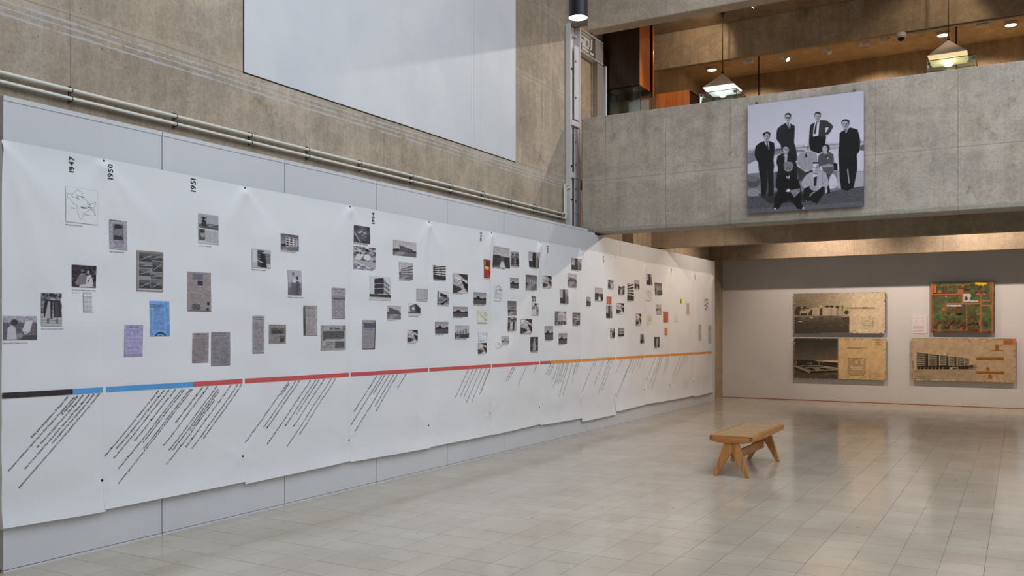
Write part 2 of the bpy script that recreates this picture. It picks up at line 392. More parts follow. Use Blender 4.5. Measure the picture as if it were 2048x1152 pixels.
# balcony (parapet beam), floor slab, lower beams
bal = MB().add([(-6.18, YF, 3.2), (8, YF, 3.2), (8, 13.4, 3.2), (-6.18, 13.4, 3.2), (-6.18, YF, 5.07), (8, YF, 5.07), (8, 13.2, 5.07), (-6.18, 13.2, 5.07)],
               [(0,3,2,1),(4,5,6,7),(0,1,5,4),(1,2,6,5),(2,3,7,6),(3,0,4,7)])
struct(bal.obj('balcony_beam', M['conc_beam'], bevel=.012), 'raw concrete balcony parapet across the hall')
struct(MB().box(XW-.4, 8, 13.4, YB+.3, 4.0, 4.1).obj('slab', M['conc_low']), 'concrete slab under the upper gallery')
struct(MB().box(XW, 8, 13.22, YB, 4.1, 4.13).obj('gallery_floor', M['gfloor']), 'unseen floor of the upper gallery, wood toned to bounce warm light')
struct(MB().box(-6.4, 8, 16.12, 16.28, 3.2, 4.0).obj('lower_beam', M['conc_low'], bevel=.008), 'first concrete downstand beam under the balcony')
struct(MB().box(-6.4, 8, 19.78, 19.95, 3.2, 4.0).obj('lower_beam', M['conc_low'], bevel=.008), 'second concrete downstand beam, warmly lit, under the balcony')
# upper beams and ceiling
ub = MB().box(-6.08, 8, YF, 13.25, 6.49, 9.6).box(XW-.01, -6.08, YF, 13.25, 6.67, 9.6)
struct(ub.obj('upper_beam', M['conc_up'], bevel=.01), 'deep concrete beam above the gallery opening')
struct(MB().box(XW-.4, 8, 15.6, 15.72, 6.49, 7.15).obj('gallery_beam', M['conc_in'], bevel=.008), 'streaked concrete beam across the gallery ceiling')
struct(MB().box(XW-.4, 8, 19.1, 19.3, 4.13, 7.15).obj('wall_gallery', M['conc_in']), 'concrete wall at the back of the gallery')
struct(MB().box(XW-.4, 8, 13.25, YB, 7.15, 7.3).obj('gallery_ceiling', M['conc_in']), 'concrete ceiling of the upper gallery')
struct(MB().box(XW-.4, XW, 13.0, 13.9, 0, 7.15).box(XW-.4, -6.2, 15.2, YB, 0, 7.15).box(XW-.4, -6.42, 13.9, 15.2, 0, 7.15).obj('wall_gallery_side', M['conc_in']), 'concrete side wall beside the stair of the gallery')
struct(MB().box(-6.41, -6.34, 13.92, 14.15, 4.13, 6.26).obj('trim_1', simple('grey_brown_board', rgb(150, 140, 130), .6), bevel=.004), 'grey upright board left of the hanging wooden cabinet')



# ------------------------------------------------------------------ print painter (flat printed pictures as vertex colours)
class Art:
    def __init__(s, W, H, bg, fn=None, ss=2):
        s.W, s.H, s.ss = W, H, ss; s.a = np.ones((H*ss, W*ss, 3), np.float32)*np.array(bg, np.float32)/255
        s.fn = fn or (lambda u, v: (u, v))
        s.rng = np.random.RandomState(W*31+H)
    def T(s, pts):
        return np.array([(lambda q: (q[0]*s.W*s.ss, q[1]*s.H*s.ss))(s.fn(*p)) for p in pts], np.float32)
    def mask(s, q, x0, y0, x1, y1):
        X, Y = np.meshgrid(np.arange(x0, x1)+.5, np.arange(y0, y1)+.5); m = np.zeros(X.shape, bool)
        n = len(q)
        for i in range(n):
            ax, ay = q[i]; bx, by = q[(i+1) % n]
            if ay == by: continue
            c = ((ay > Y) != (by > Y)) & (X < (bx-ax)*(Y-ay)/(by-ay)+ax); m ^= c
        return m
    def poly(s, pts, col, al=1., tex=0.):
        q = s.T(pts); h, w = s.a.shape[:2]
        x0, y0 = max(0, int(q[:,0].min())), max(0, int(q[:,1].min())); x1, y1 = min(w, int(q[:,0].max())+2), min(h, int(q[:,1].max())+2)
        if x1 <= x0 or y1 <= y0: return
        m = s.mask(q, x0, y0, x1, y1)[..., None]*al; c = np.array(col if hasattr(col, '__len__') else (col,)*3, np.float32)/255
        r = s.a[y0:y1, x0:x1]
        if tex: c = c*(1+tex*s.rng.randn(y1-y0, x1-x0, 1).astype(np.float32))
        s.a[y0:y1, x0:x1] = r*(1-m)+c*m
    def ell(s, cx, cy, rx, ry, col, al=1., a0=0, a1=360, n=26):
        s.poly([(cx+rx*math.cos(math.radians(a0+(a1-a0)*i/n)), cy+ry*math.sin(math.radians(a0+(a1-a0)*i/n))) for i in range(n+(a1-a0 < 360))], col, al)
    def line(s, pts, wd, col, al=1.):
        for (ax, ay), (bx, by) in zip(pts, pts[1:]):
            d = math.hypot(bx-ax, by-ay) or 1e-6; nx, ny = -(by-ay)/d*wd/2, (bx-ax)/d*wd/2
            s.poly([(ax+nx, ay+ny), (bx+nx, by+ny), (bx-nx, by-ny), (ax-nx, ay-ny)], col, al)
    def rect(s, x0, y0, x1, y1, col, al=1., tex=0.): s.poly([(x0, y0), (x1, y0), (x1, y1), (x0, y1)], col, al, tex)
    def vgrad(s, x0, y0, x1, y1, ca, cb, n=14, tex=0.):
        ca, cb = [np.array(c if hasattr(c, '__len__') else (c,)*3, float) for c in (ca, cb)]
        for i in range(n):
            s.rect(x0, y0+(y1-y0)*i/n, x1, y0+(y1-y0)*(i+1)/n, ca+(cb-ca)*i/(n-1), 1, tex)
    def noise(s, amp, cell=1):
        h, w = s.a.shape[:2]; c = max(1, int(cell*s.ss))
        g = s.rng.randn(h//c+3, w//c+3).astype(np.float32)
        fy = np.arange(h)/c; fx = np.arange(w)/c; iy = fy.astype(int); ix = fx.astype(int); ty = (fy-iy)[:, None]; tx = (fx-ix)[None]
        g = (g[iy][:, ix]*(1-ty)*(1-tx)+g[iy+1][:, ix]*ty*(1-tx)+g[iy][:, ix+1]*(1-ty)*tx+g[iy+1][:, ix+1]*ty*tx)*(1.4 if c > 1 else 1)
        s.a *= 1+amp*g[..., None]
    def blur(s, k=1):
        for _ in range(k):
            p = np.pad(s.a, ((1, 1), (1, 1), (0, 0)), 'edge')
            s.a = (p[:-2, 1:-1]+p[2:, 1:-1]+p[1:-1, :-2]+p[1:-1, 2:]+2*p[1:-1, 1:-1])/6
    def columns(s, x0, y0, x1, y1, col, n, rows, al=.75):
        for c in range(n):
            a = x0+(x1-x0)*c/n; b = x0+(x1-x0)*(c+.9)/n
            for r in range(rows):
                yy = y0+(y1-y0)*r/rows; xx = a
                while xx < b:
                    L = (x1-x0)*s.rng.uniform(.02, .07); s.rect(xx, yy, min(b, xx+L), yy+(y1-y0)/rows*.5, col, al*s.rng.uniform(.6, 1)); xx += L*1.25
    def grid(s):
        a = np.clip(s.a, .02, .97).reshape(s.H, s.ss, s.W, s.ss, 3).mean((1, 3))
        return np.where(a <= .04045, a/12.92, ((a+.055)/1.055)**2.4)
def print_mesh(name, art, place, mat, parent=None):
    """grid of H+1 x W+1 vertices; every cell takes the colour of its art pixel at its corners"""
    H, W = art.H, art.W; g = art.grid()
    vs = [place(i/W, 1-j/H) for j in range(H+1) for i in range(W+1)]
    idx = np.arange(H*W).reshape(H, W); J, I = np.meshgrid(np.arange(H), np.arange(W), indexing='ij')
    a = J*(W+1)+I; F = np.stack([a+W+1, a+W+2, a+1, a], -1).reshape(-1, 4)
    me = bpy.data.meshes.new(name); me.vertices.add(len(vs)); me.vertices.foreach_set('co', np.array(vs, np.float32).ravel())
    me.loops.add(4*len(F)); me.loops.foreach_set('vertex_index', F.ravel().astype(np.int32))
    me.polygons.add(len(F)); me.polygons.foreach_set('loop_start', np.arange(0, 4*len(F), 4, dtype=np.int32))
    me.polygons.foreach_set('use_smooth', np.ones(len(F), bool))
    me.update(calc_edges=True); me.materials.append(mat)
    at = me.color_attributes.new('print', 'FLOAT_COLOR', 'POINT')
    p = np.pad(g, ((1, 1), (1, 1), (0, 0)), 'edge'); v = (p[:-1, :-1]+p[1:, :-1]+p[:-1, 1:]+p[1:, 1:])/4
    # sharper than plain averaging: push back towards the nearest pixel
    v = np.clip(v*1.0+.5*(v-(np.pad(v, ((1, 1), (1, 1), (0, 0)), 'edge')[:-2, 1:-1]+np.pad(v, ((1, 1), (1, 1), (0, 0)), 'edge')[2:, 1:-1])/2), .004, .95)
    at.data.foreach_set('color', np.concatenate([v, np.ones(v.shape[:2]+(1,))], -1).astype(np.float32).ravel())
    return link(name, me, parent)
DG = [None]
def text_verts(txt, offset=0.0, res=1):
    c = bpy.data.curves.new('t', 'FONT'); c.body = txt; c.size = 1; c.resolution_u = res; c.offset = offset; c.fill_mode = 'FRONT'
    o = bpy.data.objects.new('t', c); COL.objects.link(o)
    dg = bpy.context.evaluated_depsgraph_get(); me = o.evaluated_get(dg).to_mesh()
    vs = [tuple(v.co) for v in me.vertices]; fs = [tuple(p.vertices) for p in me.polygons]
    o.evaluated_get(dg).to_mesh_clear(); bpy.data.objects.remove(o); bpy.data.curves.remove(c)
    if not vs: return [], [], (0, 0, 1, 1)
    xs = [v[0] for v in vs]; ys = [v[1] for v in vs]
    return vs, fs, (min(xs), min(ys), max(xs), max(ys))
GL = {}
def glyph_text(txt, offset=0.):
    """lay a line out from cached glyph meshes (fast)"""
    out_v, out_f, x = [], [], 0.0
    for ch in txt:
        if (ch, offset) not in GL:
            if ch == ' ': GL[ch, offset] = ([], [], .30)
            else:
                vs, fs, bb = text_verts(ch, offset, 4 if offset == .012 else 1); GL[ch, offset] = ([(a-bb[0], b) for a, b, c in vs], fs, bb[2]-bb[0]+(.13 if offset == .012 else .075))
        vs, fs, adv = GL[ch, offset]; b = len(out_v)
        out_v += [(x+p, q) for p, q in vs]; out_f += [tuple(b+i for i in f) for f in fs]; x += adv
    return out_v, out_f, x

# ------------------------------------------------------------------ partition panels carrying the banners
PS = [3.40, 4.67, 6.02, 7.37, 8.71, 10.04, 11.33, 12.65, 13.97, 15.27, 16.62, 17.9, 19.35]
part = MB().box(XW+.01, XP-.04, 3.43, 12.9, .0, 3.19).box(XW+.01, XP-.04, 12.9, 19.33, 0, 3.12).obj('wall_partition', M['panel_edge'])
struct(part, 'temporary pale grey panelled wall carrying the timeline banners')
for a, b in zip(PS, PS[1:]):
    top = 3.21 if b < 12.9 else 3.155
    m = MB().box(XP-.035, XP, a+.0035, b-.0035, .018, top)
    if a < 12.9 < b: m = MB().add([(XP-.035, a+.0035, .018), (XP, a+.0035, .018), (XP, b-.0035, .018), (XP-.035, b-.0035, .018), (XP-.035, a+.0035, 3.165), (XP, a+.0035, 3.165), (XP, b-.0035, 3.15), (XP-.035, b-.0035, 3.15)], [(0,3,2,1),(4,5,6,7),(0,1,5,4),(1,2,6,5),(2,3,7,6),(3,0,4,7)]).box(XP-.035, XP, a+.0035, YF-.03, 3.16, 3.19)
    m.obj('panel', M['panel'], part, bevel=.0015)
    m = MB().box(XP-.03, XP+.004, a+.004, b-.004, .0, .014).obj('skirting_strip', M['panel'], part)
    if b < 12.9: MB().box(XP-.035, XP+.005, a+.003, b-.003, 3.19, 3.222).obj('top_strip', M['panel'], part)
MB().box(XW+.01, XP-.036, 3.40+.002, 3.43, .018, 3.21).obj('panel', M['panel'], part, bevel=.001)
MB().box(XW+.01, XP-.036, 19.33, 19.345, .0, 3.155).obj('panel', M['panel'], part, bevel=.001)

# ------------------------------------------------------------------ banners
BY = [3.388, 4.142, 5.512, 6.919, 8.301, 9.687, 11.011, 12.377, 13.705, 15.052, 16.40, 17.797, 19.108]
TOP = [2.915, 2.914, 2.900, 2.904, 2.892, 2.897, 2.888, 2.888, 2.882, 2.862, 2.855, 2.845, 2.849]
BOT = [.296, .302, .29, .28, .28, .283, .265, .20, .255, .262, .25, .232]
PINT = [(y, t-.012) for y, t in zip(BY, TOP)]
PINB = [(4.125, .52), (5.492, .526), (6.905, .515), (8.293, .53), (9.664, .554), (10.998, .534), (12.36, .54), (13.69, .54), (15.04, .54), (16.39, .54), (17.78, .54)]
WV = [(random.uniform(-9, 9), random.uniform(-9, 9), random.uniform(0, 6.28), random.uniform(.5, 1)) for _ in range(14)]
RIDGE = []
for k, (y, z) in enumerate(PINT):
    dens = 1.7 if k > 3 else 1.25
    for th, A in ((-.62, .007), (-.33, .011), (-.05, .013), (.09, -.007), (.30, .010), (.7, .007)):
        RIDGE.append((y, z, th+random.uniform(-.05, .05), A*dens*random.uniform(.8, 1.25), random.uniform(.5, 1.1)))
for k, (y, z) in enumerate(PINB):
    for th, A in ((-1.2, .006), (-.7, .005), (.6, .005), (1.15, .006), (2.2, .005), (-2.1, .006)):
        RIDGE.append((y, z, th+random.uniform(-.15, .15), A*random.uniform(.6, 1.2), random.uniform(.25, .45)))
RA = np.array(RIDGE)
def drape(y, z):
    """distance of the hanging paper from the panel face, for arrays or numbers"""
    y = np.asarray(y, float); z = np.asarray(z, float)
    k = np.clip(np.searchsorted(BY, y, side='right')-1, 0, len(BY)-2)
    by = np.array(BY); s = (y-by[k])/(by[k+1]-by[k]); s = np.clip(s, 0, 1)
    zt = np.array(TOP)[k]*(1-s)+np.array(TOP)[k+1]*s; zb = np.array(BOT)[k]
    hz = np.clip((zt-z)/(zt-zb), 0, 1)
    x = .010+.016*np.sin(np.pi*s)**.8*(.35+.65*np.sin(np.pi*np.clip(hz*1.05, 0, 1))**.6)
    for py, pz, th, A, L in RA:
        dy, dz = y-py, pz-z
        r = np.hypot(dy, dz); near = r < L*3.2
        if not np.any(near): continue
        t = dy*math.sin(th)+dz*math.cos(th); q = dy*math.cos(th)-dz*math.sin(th)
        wdt = .024+.12*np.clip(t, 0, 9)
        x = x+np.where((t > 0), A*np.exp(-(q/wdt)**2)*np.exp(-t/L)*np.clip(t/.05, 0, 1), 0)
    for a, b, p, c in WV: x = x+.0015*c*np.sin(a*y+b*z+p)*np.sin(b*.7*y-a*1.3*z+p*2)
    h = np.clip(1-(z-zb)/.22, 0, 1); x = x+.022*h*h
    h = np.clip(1-(zt-z)/.10, 0, 1); x = x+.006*h*h*np.sin(np.pi*s)
    return np.maximum(x, .004)
def on_banner(i, y, z, off=0.0):
    return XP+drape(y, z)+off
DESC = ['leftmost white paper banner, headed 1947, black and blue bar', 'white paper banner headed 1950 and 1951, blue then red bar', 'white paper banner without a year, holding a newspaper front page titled The Tribune',
  'white paper banner headed 1954, building photographs above a red bar', 'white paper banner headed 1960, with a small red poster print', 'white paper banner between 1960 and 1965, ending before the 1965 banner',
  'white paper banner headed 1965, bar turning from red to orange', 'white paper banner headed 1970, hanging lower than its neighbours', 'white paper banner just right of the one headed 1970, orange bar',
  'white paper banner with plain brown and orange prints, headed 1980', 'white paper banner with a tiny yellow print, third from the wall end', 'last white paper banner at the far end of the panelled wall']
DESC[10] = 'white paper banner holding a tiny yellow print, warmly lit'
BAN = []
for i in range(12):
    ya, yb = BY[i]+(.000 if i else 0), BY[i+1]+.006
    if i == 0: ya = XP*0+3.388
    root = empty('timeline_banner', (XP, (ya+yb)/2, .3)); BAN.append(root)
    tag(root, DESC[i], 'banner', 'timeline banners on the panelled wall')
    n, m = max(20, int((yb-ya)/.0185)), 138
    yy = np.linspace(ya, yb, n+1); ss = np.linspace(0, 1, m+1)
    Y = np.repeat(yy[None], m+1, 0); s = (Y-BY[i])/(BY[i+1]-BY[i]); zt = TOP[i]*(1-s)+TOP[i+1]*s
    sag = .010*np.sin(np.pi*np.clip(s, 0, 1)); zt = zt-sag*0+.004
    zb = BOT[i]+(.02*(s-.5)*((i % 3)-1))
    Z = zt+(zb-zt)*ss[:, None]
    X = XP+drape(np.clip(Y, BY[i]+1e-4, BY[i+1]-1e-4), Z)+(.0008 if i % 2 else 0)
    vs = np.stack([X, Y, Z], -1).reshape(-1, 3)
    if i == 0:   # the sheet turns the corner at the near end of the panels
        pass
    fs = [(j*(n+1)+k, (j+1)*(n+1)+k, (j+1)*(n+1)+k+1, j*(n+1)+k+1) for j in range(m) for k in range(n)]
    me = bpy.data.meshes.new('sheet'); me.from_pydata([tuple(v) for v in vs], [], fs); me.materials.append(M['cloth'])
    me.polygons.foreach_set('use_smooth', [True]*len(fs))
    o = link('sheet', me, root); o.location = -root.location
    if i == 0:
        mb = MB(); k = 24
        for j in range(k+1):
            zz = 2.917-(2.917-.30)*j/k
            mb.add([(XP+drape(3.389, zz), 3.388, zz), (XP-.01, 3.385-.006, zz), (XW+.05, 3.385-.012-.01*math.sin(j), zz)], [])
        mb.f = [(3*j+a, 3*j+a+1, 3*j+a+4, 3*j+a+3) for j in range(k) for a in (0, 1)]; mb.m = [0]*len(mb.f)
        q = mb.obj('sheet', M['cloth'], root, smooth=True); q.location = -root.location
def child_fix(o, root):
    o.parent = root; o.location = -root.location; return o
# tacks
for i, (y, z) in enumerate(PINT[1:-1]+PINB):
    i = min(range(12), key=lambda k: abs(BY[k+1]-.001-y)) if True else 0
    x = XP+float(drape(y+.004, z)); mb = MB().lathe([(.0001, .010), (.007, .009), (.009, .004), (.009, 0), (.0001, 0)], (0, 0, 0), 10)
    mb.v = [(x+c-.001, y+.006+a, z+b) for a, b, c in mb.v]
    child_fix(mb.obj('tack', M['tack'], smooth=True), BAN[i])
# coloured bars
BZ = lambda y: (1.2135-(y-4.142)*.00460, 1.1745-(y-4.142)*.0050)
def bar(i, ya, yb, col):
    n = max(4, int((yb-ya)/.02)); mb = MB()
    for k in range(n+1):
        y = ya+(yb-ya)*k/n; a, b = BZ(y)
        for z in (a, (a+b)/2, b): mb.v.append((XP+float(drape(y, z))+.0038, y, z))
    mb.f = [(3*k+c, 3*k+c+1, 3*k+c+4, 3*k+c+3) for k in range(n) for c in (0, 1)]; mb.m = [0]*len(mb.f)
    child_fix(mb.obj('timeline_bar', BARS[col], smooth=True), BAN[i])['label'] = col+' printed timeline bar'
split = {0: (3.885, 'black', 'blue'), 1: (onX(381.5, 765, XP)[1], 'blue', 'red'), 6: (onX(1098, 725, XP)[1], 'red', 'orange')}
for i in range(12):
    a, b = BY[i]+(.018 if i else .002), BY[i+1]-.012
    base = 'red' if 2 <= i <= 5 else 'orange'
    if i in split:
        sp, c0, c1 = split[i]; bar(i, a, sp-.001, c0); bar(i, sp+.001, b, c1)
    else: bar(i, a, b, base)
# writing
def write(i, txt, y, z, ang, size, right=True, off=.0, bold=0., fit=None, mat=None, name='lettering', lift=.0038):
    vs, fs, L = glyph_text(txt, bold)
    if fit: size = fit/L
    c, s_ = math.cos(ang), math.sin(ang); x0 = -L if right else 0
    P = np.array([((a+x0)*size, b*size) for a, b in vs])
    Y = y+P[:, 0]*c-P[:, 1]*s_; Z = z+P[:, 0]*s_+P[:, 1]*c
    X = XP+drape(Y, Z)+lift
    me = bpy.data.meshes.new(name); me.from_pydata([tuple(q) for q in np.stack([X, Y, Z], -1)], [], fs); me.materials.append(mat or M['ink'])
    return child_fix(link(name, me), BAN[i])
def bidx(u): 
    y = onX(u, 700, XP+.02)[1]; return max(0, min(11, int(np.searchsorted(BY, y, side='right'))-1))
TS = .374/glyph_text('India gains independence, 15 August 1947')[2]
Q45 = math.radians(45)
def event(txt, ex, ey, cx=0, cy=0, sc=1.0, start=None):
    u, v = cx+ex/sc, cy+ey/sc; p = onX(u, v, XP+.02); i = bidx(u-1)
    if start is not None:
        q = onX(cx+start[0]/sc, cy+start[1]/sc, XP+.02); L = math.hypot(p[1]-q[1], p[2]-q[2]); ang = math.atan2(p[2]-q[2], p[1]-q[1])
        ang = Q45 if abs(ang-Q45) < .06 else min(max(ang, Q45-.05), Q45+.07)
        write(i, txt, p[1], p[2], ang, TS, fit=L, bold=.022)
    else: write(i, txt, p[1], p[2], Q45, TS)
Z4 = 4.429
for t, s, e in [('India gains independence, 15 August 1947', (285,600), (603,238)), ('Decision to build new Capital city for East Punjab by Government of India,', (78,893), (660,237)),
  ('15 September 1947', (548,395), (693,230)), ('PL Varma joins Capital Project as Chief Engineer1948', (335,687), (737,225)),
  ('Site for new Capital City selected by PL Varma and PN Thapar, March 1948', (225,880), (792,220)), ('Land acquisition for new Capital begins, April 1948', (463,650), (835,217)),
  ('Applications invited from future residents to ascertain population of proposed city, August 1948', (178,1055), (885,212))]:
    event(t, e[0], e[1], 0, 740, Z4, s)
for t, s, e in [('Albert Mayer and associates selected for designing new city, August 1949', (52,762), (520,185)), ('PN Thapar made administrative head of Capital Project, May 1949', (155,700), (567,182)),
  ('Site surveys carried out and report on suitability of site submitted, June 1949', (130,785), (610,180)), ('Final touches given to Mayer masterplan at Simla, July 1949', (312,633), (665,175)),
  ('Premier Dr Bhargava declares start of work on Capital with auction of plots and provision', (172,875), (722,172)), ('of construction material at subsidised rates. November 1949', (382,650), (742,178)),
  ('Details of planning approved by Capital sub-committee of East Punjab;', (388,700), (798,168)), ('Government agrees to give a loan of one crore every year for the development of the city, December 1949', (165,1010), (815,172)),
  ('Submission of Mayer plan final, March 1950', (662,470), (907,155)), ('Protests against creation of Chandigarh as capital of Punjab May 1950', (563,668), (957,150)),
  ('Expert invited from Cuttack to locate underground water sources May 1950', (608,708), (1037,145)), ('Capital subcommittee visits site and discusses plan, alterations suggested,', (635,708), (1047,170)),
  ('P L Varma meets Mayer in Delhi to discuss plan', (790,530), (1055,188)), ('P L Varma presents Mayers master plan to Chief Minister of Punjab in Simla', (590,835), (1015,270)),
  ('death of Mathew Nowicki in TWA plane crash over Egypt. August 30, 1950', (748,680), (1165,135)), ('Letter for engaging new European Architects prepared, September 15, 1950', (808,690), (1230,130)),
  ('final resolution of land acquisition with farmers, September 1950', (912,605), (1267,128))]:
    event(t, e[0], e[1], 200, 740, 4.43, s)
for t, s, e in [('Varma and Thapar visit Europe and finalise Le Corbusier, Drew, Fry, Jeanneret', (52,875), (520,235)), ('December 1950', (443,380), (527,255)),
  ('Contracts signed with Le Corbusier and team, December 1950', (255,725), (595,230)), ('MN Sharma & JS Malhotra join Chandigarh Capital Project, 1950', (288,737), (638,225)),
  ('BP Mathur, Eulie Chowdhury and JK Chowdhury join Chandigarh Capital Project, 1951', (295,905), (760,220)), ('Maxwell Fry reaches India, work starts in Simla, February 1951', (482,708), (817,215)),
  ('Le Corbusier reaches India via Delhi March 1951', (600,580), (855,212)), ('Master plan by Le Corbusier approved by Punjab Govt. May 1951', (568,708), (907,210)),
  ("Commemoration plaque in Sector 9, on Nehru's visit to inspect progress of work, 2 April 1952", (503,932), (982,205)), ('Capital of Punjab Act, Periphery Control Act, Tree Preservation Act, April 1952', (632,800), (1030,200)),
  ('Shifting PEC from Roorkee to Chandigarh April 1953', (1228,548), (1470,175)), ('AR Prabhawalkar & Aditya Prakash joins Chandigarh Capital Project 1953', (1190,688), (1525,170)),
  ('Chandigarh inaugurated 1953', (1437,370), (1555,168)), ('Inauguration and naming of Chandigarh by President Rajendra Prasad. October 1953', (1232,755), (1605,162)),
  ('SD Sharma joins Chandigarh Capital Project 1954', (1452,500), (1652,162)), ('Jane Drew and Maxwell Fry moves from Chandigarh 1954', (1462,553), (1692,158)), ('JK Serves series 1955', (1695,300), (1783,155))]:
    event(t, e[0], e[1], 480, 720, 5.389, s)
BASE = 'joins Chandigarh Capital Project and works on the new city until 19'
for k, ((ex, ey), (sx, sy)) in enumerate([((653,108),(583,265)), ((678,108),(610,258)), ((700,105),(630,262)), ((728,103),(643,292)), ((755,102),(672,288)), ((777,102),(715,248)), ((778,108),(728,228)),
  ((900,93),(860,175)), ((912,93),(872,173)), ((978,88),(930,193)), ((1033,84),(1018,126)), ((1108,80),(1082,138)), ((1118,80),(1093,138)), ((1128,78),(1102,137)), ((1152,77),(1115,173)), ((1162,76),(1126,205)),
  ((1177,75),(1140,187)), ((1182,75),(1152,187)), ((1200,73),(1165,177)), ((1207,72),(1157,257)), ((1232,70),(1177,250)), ((1248,70),(1230,183)), ((1258,69),(1240,130)), ((1268,68),(1253,130)),
  ((1350,63),(1285,235)), ((1360,63),(1345,108)), ((1402,60),(1350,197)), ((1432,57),(1395,160)), ((1440,57),(1375,238)), ((1456,55),(1388,233)), ((1503,53),(1474,130)), ((1557,48),(1477,258)), ((1560,50),(1513,168)),
  ((1573,47),(1543,128)), ((1590,46),(1558,133)), ((1602,46),(1588,93)), ((1620,44),(1597,105)), ((1688,43),(1642,170)), ((1710,40),(1660,183)), ((1717,40),(1670,220)), ((1722,40),(1687,130)), ((1730,39),(1700,122)),
  ((1750,38),(1733,132)), ((1762,37),(1740,122)), ((1770,37),(1752,103)), ((1828,33),(1790,143)), ((1848,31),(1805,143)), ((1853,31),(1840,80)), ((1866,30),(1853,75)), ((1988,22),(1973,70)), ((1997,22),(1988,60)), ((2003,22),(1997,55))]):
    p, q = onX(700+ex/2.7676, 700+ey/2.7676, XP+.02), onX(700+sx/2.7676, 700+sy/2.7676, XP+.02)
    L = math.hypot(p[1]-q[1], p[2]-q[2]); n = max(8, int(L/.0094)); tx = BASE+str(55+k)
    tx = tx[-n:] if n < len(tx) else ('Architect and planner appointed to the design office, '+tx)[-n:]
    write(bidx(700+ex/2.7676-1), tx.strip(), p[1], p[2], math.atan2(p[2]-q[2], p[1]-q[1]), TS, fit=L, bold=.022)
for t, u0, v0, u1, v1 in [('1947', 149, 345, 149, 312), ('1950', 226, 359, 226, 327), ('1951', 391, 384, 391, 356), ('1954', 749, 448, 749, 424), ('1960', 964, 482, 964, 463.5), ('1965', 1097, 506, 1097, 490), ('1970', 1208, 525, 1208, 511), ('1980', 1341, 549, 1341, 536.5), ('1990', 1390.5, 558, 1390.5, 546)]:
    a, b = onX(u0, v0, XP+.02), onX(u1, v1, XP+.02)
    write(bidx(u0-3), t, a[1], a[2], math.pi/2, .1, right=False, bold=.012, fit=b[2]-a[2])['label'] = 'upright printed year '+t

